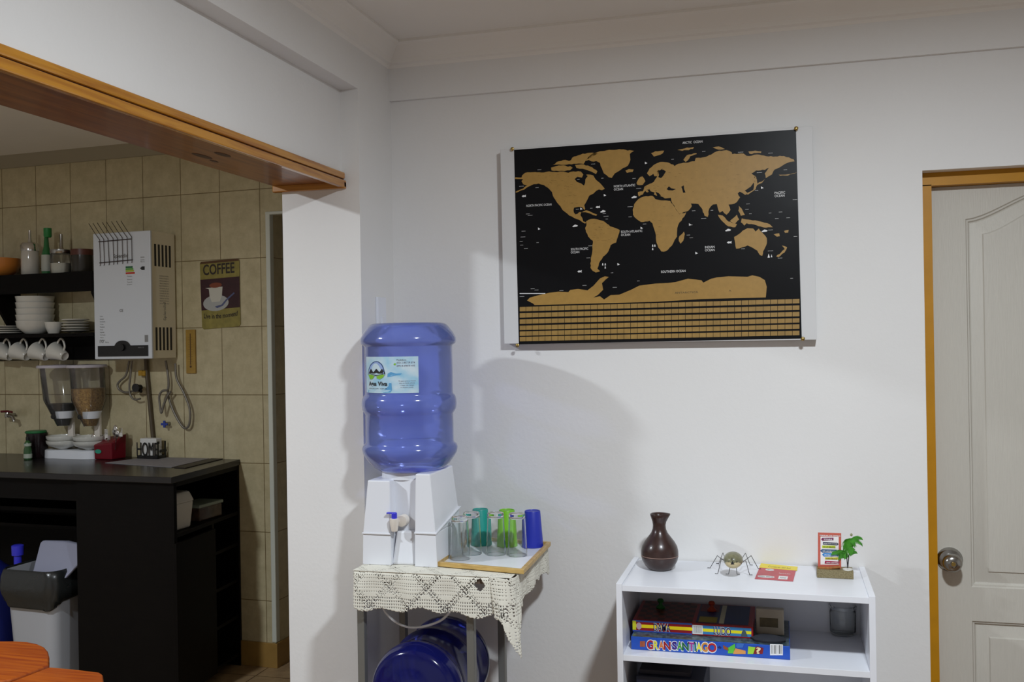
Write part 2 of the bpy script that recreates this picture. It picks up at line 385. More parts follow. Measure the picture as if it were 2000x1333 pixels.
# light switch on the short wall, behind the bottle
s = thing('light_switch', 'white light switch plate on the narrow wall above the upright blue bottle', 'light switch', onX(741, 604, XC))
p0 = onX(733, 580, XC); p1 = onX(750, 628, XC)
MB().box((XC, p0.y, p1.z-.03), (XC+.009, p1.y, p0.z)).build('plate', M_pl, s, bevel=.002)
ym = (p0.y+p1.y)/2
MB().box((XC+.008, ym-.012, p1.z-.015), (XC+.013, ym+.012, p1.z+.016)).build('rocker', M_pl, s, bevel=.002)

# =================================================================== KITCHEN SHELL
kw = MB().box((-3.2, 0, 0), (0, .12, 2.64)).box((0, 0, 2.25), (1.5, .12, 2.64)).box((1.0, 0, 0), (1.5, .12, 2.25))
o = kw.build('wall_kitchen_back', M_tile); o.matrix_world = KM; struct(o)
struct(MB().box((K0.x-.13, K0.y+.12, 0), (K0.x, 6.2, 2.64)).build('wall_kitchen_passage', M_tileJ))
struct(MB().box((-5.2, 6.2, 0), (-.9, 6.3, 2.64)).build('wall_kitchen_far', M_wall))
struct(MB().box((-1.0, YB+.13, 0), (-.9, 6.2, 2.64)).build('wall_kitchen_right', M_wall))
t = MB().box((-.020, -.005, .125), (.005, .03, 2.262)).box((-.020, -.006, 2.249), (1.0, .03, 2.264)).build('trim_4', mat('pale_corner_trim', lin((214, 218, 208)), .35), bevel=.004); t.matrix_world = KM; struct(t)
b_ = MB().box((-3.2, -.012, 0), (.012, 0, .122)).build('baseboard_kitchen', M_skirt, bevel=.002); b_.matrix_world = KM; struct(b_)
struct(MB().box((K0.x, K0.y-.01, 0), (K0.x+.012, 6.2, .122)).build('baseboard_passage', M_skirt))
cr = MB(); cr.loops([[(x, 0, 2.595), (x, -.012, 2.595), (x, -.085, 2.638), (x, -.10, 2.645), (x, 0, 2.645)] for x in (-3.2, 1.5)], True, True)
cr = cr.build('trim_5', mat('cornice_grey', lin((168, 160, 140)), .7)); cr.matrix_world = KM; struct(cr)

# =================================================================== MAP ON ITS BOARD
BY = 3.012
bd = [onY(*q, BY) for q in ((985, 672), (1595, 664), (1587, 246), (977, 292))]
w = MB(); w.prism(bd, (0, .032, 0))
tag(w.build('backing_board', M_board, bevel=.001), 'large white board on the wall behind the black world map', 'board')
MY = BY-.0012
def mp(x, y, q='A', dy=0):
    ox, oy = dict(A=(960, 230), B=(1280, 230), C=(960, 450), D=(1280, 450))[q]
    return onY(ox+x*.18757, oy+y*.18757, MY-dy)
mc = [onY(*q, MY) for q in ((1013.5, 673), (1566, 661.5), (1554.5, 253), (1004, 293))]
mroot = thing('world_map', 'large black world map poster with gold land and flag rows, on white board', 'map', (mc[0]+mc[1]+mc[2]+mc[3])/4)
# paper with faint ripples
N = 48; g = MB(); gv = {}
for i in range(N+1):
    for j in range(25):
        u, v = i/N, j/24; p = (mc[0]*(1-u)+mc[1]*u)*(1-v)+(mc[3]*(1-u)+mc[2]*u)*v
        gv[i, j] = g.b.verts.new(Vector((p.x, p.y, p.z)))
for i in range(N):
    for j in range(24): g._f([gv[i, j], gv[i+1, j], gv[i+1, j+1], gv[i, j+1]])
g.build('paper_sheet', M_mapblk, mroot, smooth=60)
LAND = {}
LAND['north_america'] = ('A', [(320, 600), (350, 575), (430, 568), (520, 572), (600, 560), (660, 566), (740, 560), (800, 575), (850, 560), (930, 562), (960, 598), (1000, 592), (1060, 602), (1090, 650), (1130, 682), (1152, 706), (1180, 742), (1150, 755), (1118, 748), (1090, 762), (1060, 792), (1018, 812), (1000, 850), (982, 885), (965, 912), (975, 950), (968, 962), (945, 935), (900, 930), (860, 938), (856, 985), (872, 1008), (895, 1002), (912, 985), (935, 985), (925, 1015), (945, 1045), (955, 1080), (985, 1090), (975, 1104), (945, 1088), (915, 1065), (860, 1045), (810, 1020), (770, 985), (740, 962), (700, 905), (665, 855), (640, 815), (630, 775), (590, 732), (545, 702), (490, 686), (440, 692), (412, 706), (340, 750), (255, 782), (250, 772), (330, 738), (372, 706), (330, 692), (312, 662), (330, 640), (245, 638), (248, 620), (312, 624)])
LAND['arctic_1'] = ('A', [(640, 490), (700, 455), (770, 440), (810, 452), (860, 405), (950, 375), (1050, 365), (1110, 370), (1060, 400), (1000, 430), (975, 455), (960, 482), (880, 480), (760, 492), (700, 488)])
LAND['arctic_2'] = ('A', [(620, 520), (700, 498), (770, 500), (795, 512), (820, 505), (845, 522), (818, 548), (760, 556), (700, 556), (625, 550)])
LAND['arctic_3'] = ('A', [(870, 492), (960, 488), (1050, 518), (1102, 560), (1088, 588), (1040, 562), (1000, 548), (950, 532), (885, 524)])
LAND['greenland'] = ('A', [(1060, 370), (1130, 350), (1200, 340), (1330, 328), (1485, 347), (1440, 378), (1446, 440), (1420, 500), (1350, 540), (1285, 580), (1252, 628), (1220, 620), (1170, 580), (1150, 530), (1130, 472), (1090, 452), (1040, 455), (1010, 440), (985, 452), (1000, 420)])
LAND['iceland'] = ('A', [(1395, 552), (1430, 535), (1480, 540), (1470, 565), (1410, 575)])
LAND['cuba'] = ('A', [(940, 985), (985, 965), (1040, 985), (1100, 1010), (1090, 1022), (1030, 1000), (980, 985)])
LAND['south_america'] = ('A', [(985, 1080), (1040, 1055), (1100, 1060), (1160, 1075), (1200, 1105), (1235, 1132), (1290, 1150), (1335, 1170), (1322, 1220), (1305, 1270), (1298, 1300), (1240, 1328), (1205, 1410), (1162, 1448), (1132, 1493), (1115, 1543), (1102, 1573), (1130, 1600), (1085, 1613), (1050, 1593), (1030, 1563), (1034, 1473), (1050, 1393), (1056, 1283), (1020, 1253), (985, 1193), (975, 1150), (990, 1120)])
LAND['eurasia'] = ('B', [(-181, 775), (-130, 768), (-115, 720), (-60, 690), (-15, 668), (0, 640), (25, 600), (15, 560), (45, 530), (30, 620), (60, 630), (110, 560), (80, 540), (40, 560), (20, 610), (-10, 610), (-20, 585), (-60, 610), (-88, 580), (-60, 530), (-20, 495), (50, 462), (120, 465), (188, 490), (200, 505), (240, 480), (320, 470), (410, 455), (420, 420), (520, 410), (600, 372), (640, 352), (740, 338), (795, 360), (800, 380), (920, 375), (950, 398), (1080, 385), (1180, 405), (1340, 400), (1440, 435), (1450, 455), (1400, 462), (1350, 482), (1300, 515), (1240, 542), (1215, 590), (1150, 630), (1140, 580), (1185, 522), (1140, 545), (1050, 550), (1000, 582), (1052, 620), (1040, 665), (990, 722), (930, 758), (965, 790), (935, 805), (912, 788), (878, 770), (858, 790), (882, 830), (850, 878), (800, 902), (762, 905), (782, 960), (762, 992), (740, 1012), (700, 972), (670, 990), (655, 960), (640, 900), (600, 905), (560, 950), (545, 1035), (512, 1022), (480, 940), (448, 900), (370, 893), (380, 922), (340, 972), (250, 1002), (220, 962), (168, 872), (162, 835), (100, 842), (60, 820), (10, 812), (-30, 790), (-62, 745), (-80, 755), (-40, 800), (-60, 800), (-105, 762), (-130, 800), (-172, 822)])
LAND['africa'] = ('B', [(-178, 850), (-120, 822), (-30, 815), (0, 850), (60, 862), (155, 868), (215, 962), (250, 1006), (322, 985), (300, 1032), (240, 1112), (228, 1150), (225, 1240), (200, 1275), (170, 1335), (112, 1390), (62, 1394), (30, 1352), (8, 1282), (0, 1200), (-12, 1160), (-30, 1102), (-60, 1075), (-150, 1087), (-200, 1052), (-232, 1010), (-236, 960), (-220, 900)])
LAND['britain'] = ('A', [(1510, 682), (1530, 640), (1548, 618), (1572, 612), (1602, 662), (1575, 700), (1520, 700)])
LAND['madagascar'] = ('D', [(250, 62), (298, 14), (306, 40), (290, 110), (262, 140), (245, 110)])
LAND['australia'] = ('D', [(820, 70), (868, 42), (908, 6), (960, -22), (1018, -18), (1045, 14), (1078, -18), (1110, 22), (1160, 82), (1160, 140), (1122, 220), (1112, 266), (1090, 260), (1060, 210), (1000, 176), (960, 158), (905, 178), (842, 192), (832, 140)])
LAND['new_zealand'] = ('D', [(1258, 272), (1310, 230), (1348, 196), (1318, 160), (1372, 178), (1345, 232), (1300, 268), (1280, 282)])
LAND['sumatra'] = ('B', [(650, 1012), (700, 1020), (760, 1082), (850, 1110), (832, 1142), (760, 1132), (700, 1082)])
LAND['borneo'] = ('B', [(780, 1072), (850, 1010), (872, 1060), (832, 1102), (790, 1096)])
LAND['papua'] = ('B', [(890, 1090), (900, 1050), (940, 1060), (1040, 1070), (1110, 1086), (1190, 1110), (1222, 1142), (1150, 1146), (1050, 1120), (950, 1100), (925, 1125)])
LAND['philippines'] = ('B', [(870, 920), (900, 950), (932, 1012), (890, 1022), (865, 970)])
LAND['japan'] = ('B', [(1140, 640), (1110, 680), (1062, 700), (1045, 745), (965, 802), (940, 796), (1020, 752), (1028, 690), (1036, 600), (1056, 640), (1064, 688)])
LAND['svalbard'] = ('B', [(-45, 370), (0, 350), (92, 345), (78, 370), (20, 395), (-15, 405)])
LAND['isles_1'] = ('B', [(230, 336), (330, 312), (402, 306), (392, 326), (280, 346)])
LAND['novaya'] = ('B', [(292, 440), (328, 392), (425, 370), (432, 378), (362, 402), (338, 445), (315, 462)])
LAND['isles_2'] = ('B', [(598, 310), (660, 300), (724, 326), (652, 332)])
LAND['isles_3'] = ('B', [(968, 352), (1040, 344), (1104, 352), (1100, 368), (980, 376)])
LAND['isles_4'] = ('B', [(1285, 595), (1380, 590), (1475, 568), (1380, 604), (1300, 606)])
LAND['isles_5'] = ('B', [(1340, 1180), (1388, 1170), (1382, 1198), (1350, 1200)])
LAND['isles_6'] = ('B', [(1232, 1215), (1290, 1205), (1295, 1235), (1265, 1240)])
LAND['antarctica_w'] = ('C', [(370, 732), (400, 702), (480, 680), (600, 652), (700, 640), (800, 645), (820, 622), (900, 612), (1000, 626), (1060, 580), (1130, 502), (1180, 480), (1222, 487), (1190, 512), (1150, 552), (1162, 620), (1110, 672), (1060, 702), (1130, 688), (1172, 722), (1240, 676), (1330, 672), (1450, 622), (1540, 577), (1706, 556), (1836, 550), (1916, 540), (2046, 505), (2136, 515), (2186, 522), (2206, 546), (2286, 506), (2346, 492), (2466, 480), (2666, 485), (2716, 470), (2790, 486), (2846, 520), (2866, 590), (2856, 700), (2186, 717), (1706, 746), (450, 780), (430, 762)])
ld = MB(); seas = []
def jag(pts, n=3, amp=4.0):
    out = []; rnd = random.Random(len(pts))
    for i in range(len(pts)):
        a = pts[i]; b = pts[(i+1) % len(pts)]
        L = math.hypot(b[0]-a[0], b[1]-a[1]); out.append(a); kk = max(1, int(L/22))
        for j in range(1, kk):
            t = j/kk; nx, ny = -(b[1]-a[1])/L, (b[0]-a[0])/L; e = rnd.uniform(-amp, amp)
            out.append((a[0]+(b[0]-a[0])*t+nx*e, a[1]+(b[1]-a[1])*t+ny*e))
    return out
for k_, (q, pts) in LAND.items():
    am = 0 if 'antarctica' in k_ else 4.5
    ld.prism([mp(x, y, q, .0003) for x, y in (jag(pts, amp=am) if am else pts)], (0, -.0003, 0))
ld.build('printed_land', M_gold, mroot, tri=True)
for q, pts in (('A', [(865, 640), (895, 615), (940, 625), (968, 570), (990, 600), (1002, 608), (978, 640), (975, 680), (962, 708), (935, 686), (890, 670)]),
               ('B', [(118, 745), (140, 715), (165, 735), (215, 745), (180, 758), (135, 756)]), ('B', [(270, 720), (295, 705), (300, 745), (315, 780), (288, 782), (280, 745)]),
               ('B', [(30, 560), (75, 530), (60, 575), (40, 610)]), ('B', [(0, 770), (40, 790), (60, 815), (20, 815)]), ('A', [(1600, 790), (1650, 765), (1700, 780), (1690, 800), (1640, 805)])):
    MB().prism([mp(x, y, q, .0007) for x, y in pts], (0, -.0001, 0)).build('printed_inland_sea', M_mapblk, mroot, tri=True)
sea = MB()
# borders as hair lines
rnd = random.Random(3)
def hair(a, b, th=.00035):
    a, b = Vector(a), Vector(b); t = (b-a).normalized(); n = Vector((-t.z, 0, t.x))*th
    sea.quad(a-n, b-n, b+n, a+n)
for _ in range(130):
    q, x0, y0, x1, y1 = rnd.choice([('A', 650, 700, 950, 900), ('B', -100, 880, 200, 1250), ('B', 0, 560, 850, 850), ('B', 300, 450, 1050, 700), ('A', 1040, 1100, 1280, 1290), ('B', -120, 700, 120, 780), ('A', 450, 590, 850, 740)])
    x, y = rnd.uniform(x0, x1), rnd.uniform(y0, y1); l = rnd.uniform(8, 30)
    hair(mp(x, y, q, .00065), mp(x+l, y+rnd.uniform(-2, 2), q, .00065), .00018)
tag(sea.build('printed_borders', M_mapblk, mroot, tri=True), kind='stuff')
fl = MB(); rows_l = [800, 865, 930, 995, 1055, 1112]; rows_r = [715, 783, 850, 916, 980, 1047]
P0, P1 = lambda t: mp(292, rows_l[0]+t, 'C', .0003), lambda t: mp(1502, rows_r[0]+t, 'D', .0003)
NC = 41
for r_ in range(6):
    tl_l, tl_r = rows_l[r_]-rows_l[0], rows_r[r_]-rows_r[0]
    for c_ in range(NC):
        qs = []
        for (cc, dd) in ((c_+.03, 46), (c_+.97, 46), (c_+.97, 0), (c_+.03, 0)):
            t = cc/NC; a_ = P0(tl_l+dd); b2 = P1(tl_r+dd); qs.append(a_*(1-t)+b2*t)
        fl.prism(qs, (0, -.0002, 0))
fl.build('printed_flag_rows', M_gold2, mroot)
tx = MB(); ux = (mc[1]-mc[0]).normalized(); vz = (mc[3]-mc[0]).normalized()
def mtext(s, px, py, w_, h=4.6, bold=.004):
    t = MB(); put_text(t, s, onY(px, py, MY-.0008), ux, vz, h*.00158, w_*.00158, bold); t.build('printed_ocean_name', M_white, mroot)
for s_, px, py, w_ in (('NORTH PACIFIC OCEAN', 1028, 403, 52), ('NORTH ATLANTIC', 1199, 365, 42), ('OCEAN', 1199, 371, 18), ('SOUTH ATLANTIC', 1213, 454, 42), ('OCEAN', 1213, 460, 18),
                       ('SOUTH PACIFIC', 1115, 488, 35), ('OCEAN', 1115, 494, 17), ('ARCTIC  OCEAN', 1333, 280, 38), ('PACIFIC', 1513, 378, 19), ('OCEAN', 1513, 384, 18),
                       ('INDIAN', 1377, 484, 18), ('OCEAN', 1377, 490, 18), ('SOUTHERN OCEAN', 1291, 532, 47)):
    mtext(s_, px, py+1.5, w_)
def dash(px, py, w_, h=1.0):
    a = onY(px, py, MY-.0008); b = onY(px+w_, py, MY-.0008); tx.prism([a, b, b+vz*h*.00158, a+vz*h*.00158], (0, -.0001, 0))
dash(1015, 574.5, 50, 1.6)
rnd = random.Random(5)
for (q, x, y) in (('A', 500, 545), ('A', 1060, 485), ('A', 1165, 632), ('A', 310, 717), ('A', 480, 730), ('A', 915, 645), ('A', 900, 955), ('A', 1050, 945), ('A', 380, 1005), ('A', 400, 1020), ('A', 1180, 1000), ('A', 1190, 1030), ('A', 1210, 1058), ('A', 1600, 1110),
                  ('B', 190, 435), ('B', 510, 353), ('B', 885, 362), ('B', 1200, 372), ('B', 1360, 545), ('B', 1080, 575), ('B', 1060, 760), ('B', 600, 967), ('B', 405, 972), ('B', 500, 1052), ('B', 970, 900), ('B', 960, 957), ('B', 1000, 1002), ('B', 1205, 995), ('B', 1310, 985), ('B', 1270, 1053), ('B', 1390, 1045), ('B', 375, 1120), ('B', 1200, 1172), ('B', 1455, 855), ('B', 1465, 1240), ('D', 350, 52), ('D', 380, 80), ('D', 920, 195), ('D', 1195, 218), ('D', 1300, 292), ('D', 1430, 503),
                  ('C', 335, 12), ('C', 325, 72), ('C', 315, 118), ('C', 320, 157), ('C', 360, 192), ('C', 490, 130), ('C', 970, 577), ('C', 1010, 290), ('C', 1265, 445), ('C', 1285, 597), ('C', 1540, 530), ('C', 430, 612), ('C', 470, 625), ('C', 730, 630), ('C', 315, 692), ('C', 1030, 165), ('A', 1490, 635), ('A', 1530, 740), ('A', 1440, 930), ('A', 1450, 1035)):
    p = mp(x, y, q); p2 = mp(x+1, y, q)
    for k_ in range(rnd.randint(3, 6)):
        a = p+ux*((k_-2.5)*.0026)+Vector((0, -.0008, 0)); tx.prism([a, a+ux*.0018, a+ux*.0018+vz*.0011, a+vz*.0011], (0, -.0001, 0))
def glyph(q, x, y, pts, s=.0011):
    c_ = mp(x, y, q, .0008); MB().prism([c_+ux*(a*s)+vz*(b*s) for a, b in pts], (0, -.0001, 0)).build('printed_icon', M_white, mroot, tri=True)
FISH = [(-6, 0), (-2, 3), (3, 2), (7, 4), (6, 0), (7, -3), (2, -2), (-2, -3)]; SHIP = [(-8, -1), (-3, 2), (0, 4), (3, 3), (8, 1), (6, -2), (-6, -3)]; SAIL = [(-3, -3), (-3, 4), (4, -1)]; BIRD = [(-1, 3), (1, 3), (2, -3), (-2, -3)]
for q, x, y, gl in (('A', 335, 818, FISH), ('A', 495, 1158, SAIL), ('A', 870, 1128, SHIP), ('A', 935, 950, SAIL), ('A', 1105, 932, FISH), ('A', 1160, 977, SHIP), ('A', 1180, 808, SAIL), ('A', 1608, 472, SAIL), ('A', 1485, 828, SHIP), ('A', 1563, 1150, SAIL), ('C', 915, 430, FISH), ('C', 1322, 355, SAIL), ('C', 1158, 355, BIRD), ('C', 1184, 355, BIRD), ('C', 1184, 388, BIRD), ('B', 1112, 730, SAIL), ('B', 757, 1172, SHIP), ('B', 768, 1300, FISH), ('B', 1137, 1180, SHIP), ('B', 362, 1115, SAIL), ('D', 428, 238, SAIL), ('D', 1180, 266, [(-3, -5), (0, 6), (3, -5)]), ('D', 1210, 266, [(-2, -4), (0, 4), (2, -4)]), ('D', -28, 160, BIRD), ('D', -5, 160, BIRD), ('D', -28, 195, BIRD)):
    glyph(q, x, y, gl)
tag(tx.build('printed_tiny_captions', M_white, mroot), kind='stuff')
M_brn = mat('brown_ink', (.10, .07, .03), .5); an = MB(); put_text(an, 'ANTARCTICA', onY(1318, 574, MY-.0008), ux, vz, .0055, .07, 0); an.build('printed_land_name', M_brn, mroot)
an = MB(); put_text(an, 'A', mp(765, 640, 'D', .0008), ux, vz, .006, .007); an.build('printed_land_mark', M_brn, mroot)
for i, (px, py, lb) in enumerate(((1002, 292, 'small brass pin at the upper left corner of the map'), (1555, 252, 'small brass pin at the upper right corner of the map'), (1568, 662, 'small brass pin at the lower right corner of the map'), (1012, 675, 'small brass pin at the lower left corner of the map'))):
    p = onY(px, py, MY); pm = MB().lathe([(0, 0), (.0022, 0), (.002, .004), (.0055, .006), (.006, .009), (.0035, .011), (0, .0115)], (0, 0, 0), 16, axis='Y')
    if i == 0: pin = tag(pm.build('map_pin', M_brass, smooth=50), lb, 'pin', 'brass pins holding the map'); pin.location = p
    else:
        pm.b.free(); c = pin.copy(); COL.objects.link(c); c.location = p; c['label'] = lb
# =================================================================== WATER STAND IN THE CORNER
TZ = .957; LSZ = .487
TX0, TX1, TY0, TY1 = -1.172, -.722, 2.56, 2.98
st = thing('side_table', 'tall narrow grey metal stand under the crochet cloth in the corner', 'table', (-.93, 2.68, 0))
def legx(px, y): return onY(px, 1260, y).x
for (xa, ya) in ((legx(708, TY0+.03), TY0+.03), (legx(921, TY0+.03), TY0+.03), (legx(789, 2.90), 2.90), (legx(981, 2.90), 2.90)):
    MB().box((xa-.011, ya-.011, 0), (xa+.011, ya+.011, TZ-.02)).build('leg', M_tub, st, bevel=.002)
lx0, lx1 = legx(708, TY0+.03), legx(981, 2.90)
for z in (TZ-.042, LSZ-.034):
    MB().box((lx0, TY0+.02, z), (legx(921, TY0+.03), TY0+.04, z+.022)).build('cross_rail', M_tub, st); MB().box((legx(789, 2.90), 2.89, z), (lx1, 2.91, z+.022)).build('cross_rail', M_tub, st)
MB().box((lx0-.005, TY0+.02, LSZ-.012), (lx1+.005, 2.91, LSZ)).build('lower_shelf', M_mel, st)
MB().box((TX0, TY0, TZ-.02), (TX1, TY1, TZ)).build('table_top', mat('table_top_wood', (.16, .11, .08), .5), st)
# crochet cloth: real mesh, real holes
CZ = TZ+.002
clo = MB(); STEP = .0022
def is_hole(u, v, flower=None):
    if flower:
        for dx, dv in ((-.007, 0), (.007, .001), (0, -.008), (.001, .008), (0, 0)):
            if (u-flower[0]-dx)**2+(v-flower[1]-dv)**2 < .0082**2: return True
    P_ = .112; a = ((u+v-.03) % P_); b = ((u-v+.045) % P_)
    for q, o_ in ((a, u-v), (b, u+v)):
        d = min(q, P_-q)
        if .0038 < d < .0068 and (o_ % .0118) < .0066: return True
        if .0105 < d < .0126 and (o_ % .0118) < .0040: return True
        if d < .0014 and (o_ % .020) < .004: return True
    # rows of small eyelets inside the diamonds
    if (v % .0088) < .0022 and (u % .0066) < .0022 and v > .006: return True
    return False
def hem(u, hang): return hang+.006*math.sin(u*56)+.0022*abs(math.sin(u*260))+.007*math.sin(u*19+.6)
def cloth_face(path, hang, flower=None, fold=.004, flare=.15, extra=None):
    """path: top edge polyline (x,y) -> hanging sheet outward"""
    pts = [Vector((x, y)) for x, y in path]; seg = [(pts[i+1]-pts[i]).length for i in range(len(pts)-1)]; L = sum(seg); nu = int(L/STEP)
    V_ = {}
    def at(u):
        for i, s_ in enumerate(seg):
            if u <= s_ or i == len(seg)-1:
                t = pts[i].lerp(pts[i+1], u/s_); d = (pts[i+1]-pts[i]).normalized(); return t, Vector((d.y, -d.x))
            u -= s_
    for i in range(nu+1):
        u = L*i/nu; p, nrm = at(u); H = hem(u, hang)+(extra(u) if extra else 0); nv = int(H/STEP)
        for j in range(nv+1):
            v = min(j*STEP, H)
            bulge = fold*(math.sin(u*38+1)+.6*math.sin(u*83))*min(1, v/.05)+flare*v*.25+.004*min(1, v/.01)
            q = p+nrm*bulge
            key = (i, j); V_[key] = clo.b.verts.new(Vector((q.x, q.y, CZ-v+(.0005 if v == 0 else 0))))
    for i in range(nu):
        j = 0
        while (i, j+1) in V_ and (i+1, j+1) in V_:
            if not is_hole(L*i/nu, j*STEP, flower): clo._f([V_[i, j], V_[i+1, j], V_[i+1, j+1], V_[i, j+1]])
            j += 1
E1 = .004
xL, xR, yF, yB = TX0-E1, TX1+E1, TY0-E1, TY1
def corner_drop(u): return 0
cloth_face([(xL, yB), (xL, yF)], .095)
fp = onY(937, 1137, yF); cloth_face([(xL, yF), (xR-.03, yF)], .098, flower=(fp.x-xL, CZ-fp.z+.007), extra=lambda u: .008*math.sin(max(0, u)*7.4))
cloth_face([(xR, yF+.05), (xR, yB)], .085, extra=lambda u: -.01*u/.3)
# gathered corner: a wide fold that hangs to a slanting point
def corner(n=52):
    V_ = {}; P_ = smooth_pts([(xR-.058, yF-.004, 0), (xR-.030, yF-.010, 0), (xR-.004, yF-.014, 0), (xR+.010, yF+.006, 0), (xR+.012, yF+.030, 0), (xR+.010, yF+.055, 0)], 12)
    HP = [(0, .108), (.15, .112), (.28, .150), (.42, .196), (.52, .213), (.62, .208), (.74, .185), (.86, .120), (1, .088)]
    for i in range(n+1):
        t = i/n; p = P_[min(len(P_)-1, int(t*(len(P_)-1)+.5))]
        for (ta, ha), (tb_, hb_) in zip(HP, HP[1:]):
            if ta <= t <= tb_: H = ha+(hb_-ha)*(t-ta)/(tb_-ta)
        H += .002*abs(math.sin(t*34)); nv = int(H/STEP)
        for j in range(nv+1):
            v = j*STEP; k_ = min(1, v/.2)
            x = p.x+.030*k_*(1-t*.55)+.004*math.sin(t*16)*min(1, v*14); y = p.y-.010*math.sin(t*9.5)*min(1, v*10)-.02*k_
            V_[i, j] = clo.b.verts.new(Vector((x, y, CZ-v)))
    for i in range(n):
        j = 0
        while (i, j+1) in V_ and (i+1, j+1) in V_:
            if not is_hole(i*STEP*1.1+.02, j*STEP): clo._f([V_[i, j], V_[i+1, j], V_[i+1, j+1], V_[i, j+1]])
            j += 1
corner()
YS = yF+.075
clo.quad((xL-.004, YS, CZ), (xR+.003, YS, CZ), (xR+.003, yB, CZ), (xL-.004, yB, CZ))
na, nb = int((xR-xL+.007)/STEP), int((YS-yF+.004)/STEP); TV = {}
for i in range(na+1):
    for j in range(nb+1): TV[i, j] = clo.b.verts.new(Vector((xL-.004+(xR-xL+.007)*i/na, YS+(yF-.004-YS)*j/nb, CZ)))
for i in range(na):
    for j in range(nb):
        if not is_hole(i*STEP, .10+(nb-j)*STEP): clo._f([TV[i, j], TV[i+1, j], TV[i+1, j+1], TV[i, j+1]])
tag(clo.build('crochet_cloth', M_cloth, smooth=70, solid=.0016), 'cream crochet lace cloth draped over the tall metal stand', 'tablecloth')
# thin white tube sagging under the cloth
tb = [onY(755, 1199, 2.62), onY(775, 1217, 2.62), onY(800, 1226, 2.62), onY(830, 1224, 2.62), onY(862, 1212, 2.62)]
tb = [tb[0]+Vector((-.02, 0, .032))]+tb+[tb[-1]+Vector((.03, 0, .03))]
tag(MB().tube(smooth_pts(tb, 5), .0036, 8).build('white_tube', M_pl, smooth=60), 'thin white tube sagging below the lace cloth of the stand', 'tube')

# dispenser
DZ0 = CZ+.0012
dx0, dx1 = onY(712, 1000, 2.64).x, onY(853, 1000, 2.64).x
dfy, dby = 2.625, 2.85
dcx = (dx0+dx1)/2; JX, JY = onY(799.5, 780, 2.75).x, 2.75
dt = onY(800, 926, 2.75).z
dr = thing('water_dispenser', 'white plastic countertop water dispenser on the lace cloth', 'water dispenser', (dcx, 2.64, DZ0))
def taper(mb, x0, x1, y0, y1, z0, z1, ix0=0, ix1=0, iy0=0, iy1=0):
    return mb.hexa([(x0, y0, z0), (x1, y0, z0), (x1, y1, z0), (x0, y1, z0), (x0+ix0, y0+iy0, z1), (x1-ix1, y0+iy0, z1), (x1-ix1, y1-iy1, z1), (x0+ix0, y1-iy1, z1)])
zs = onY(730, 1043, dfy).z; W_ = dx1-dx0
xa = onY(764, 1000, dfy).x; xb = onY(811, 1000, dfy).x
ztop = onY(720, 938, dfy+.02).z; ztr = onY(835, 926, dfy+.02).z
m_ = taper(MB(), dx0-.002, xa-.003, dfy, dby, DZ0, zs, .002, .001, .002); m_.build('left_pillar_base', M_pl, dr, bevel=.0015)
m_ = taper(MB(), dx0, xa-.004, dfy+.0005, dby, zs, ztop, .012, .004, .012, .01); m_.build('left_pillar', M_pl, dr, bevel=.0035)
MB().box((dx0-.002, dfy-.002, zs-.002), (xa-.003, dby, zs+.0025)).build('seam_ridge', M_pl, dr, bevel=.001)
m_ = taper(MB(), xb-.004, dx1+.004, dfy, dby, DZ0, zs+.006, .001, .004, .002); m_.build('right_pillar_base', M_pl, dr, bevel=.0015)
m_ = taper(MB(), xb-.003, dx1, dfy+.0005, dby, zs+.006, ztr, .0, .018, .012, .012); m_.build('right_pillar', M_pl, dr, bevel=.0035)
MB().hexa([(xb-.004, dfy-.002, zs+.004), (dx1+.004, dfy-.002, zs+.004), (dx1+.003, dby, zs+.044), (xb-.004, dby, zs+.044), (xb-.004, dfy-.002, zs+.0085), (dx1+.004, dfy-.002, zs+.0085), (dx1+.003, dby, zs+.0485), (xb-.004, dby, zs+.0485)]).build('seam_ridge', M_pl, dr, bevel=.001)
taper(MB(), xa-.015, xb+.008, dfy+.045, dby, DZ0, ztop+.003).build('back_panel', M_pl, dr, bevel=.003)
taper(MB(), xa-.006, xb-.008, dfy+.012, dfy+.05, DZ0, zs+.006, .012, .0, .012).build('drip_step', M_pl, dr, bevel=.006)
MB().lathe([(.072, ztop-.006), (.085, ztop-.002), (.085, ztop+.018), (.078, ztop+.020), (.066, ztop-.004)], (JX, JY, 0), 40).build('collar_ring', M_pl, dr, smooth=40)
# tap
tp = onY(770, 1022, dfy-.005); tx_, ty_, tz_ = tp.x, dfy-.004, tp.z
tm = MB().lathe([(.0135, -.014), (.0165, -.012), (.0165, .012), (.011, .014)], (tx_+.014, ty_+.03, tz_+.002), 20, axis='Y')
tm.tube([(tx_, ty_+.035, tz_+.002), (tx_, ty_+.006, tz_+.002)], .009, 16)
tm.lathe([(.0085, -.024), (.010, -.018), (.0135, .002), (.0135, .012), (.0095, .013)], (tx_, ty_, tz_), 24)
tpo = tm.build('tap', M_pl2, dr, smooth=35)
lv = MB().lathe([(.0078, .012), (.0082, .014), (.0082, .028), (.006, .030)], (tx_, ty_, tz_), 20).box((tx_-.022, ty_-.006, tz_+.0262), (tx_, ty_+.006, tz_+.0298))
lv.build('lever', M_blue, tpo, smooth=35, bevel=.0008)

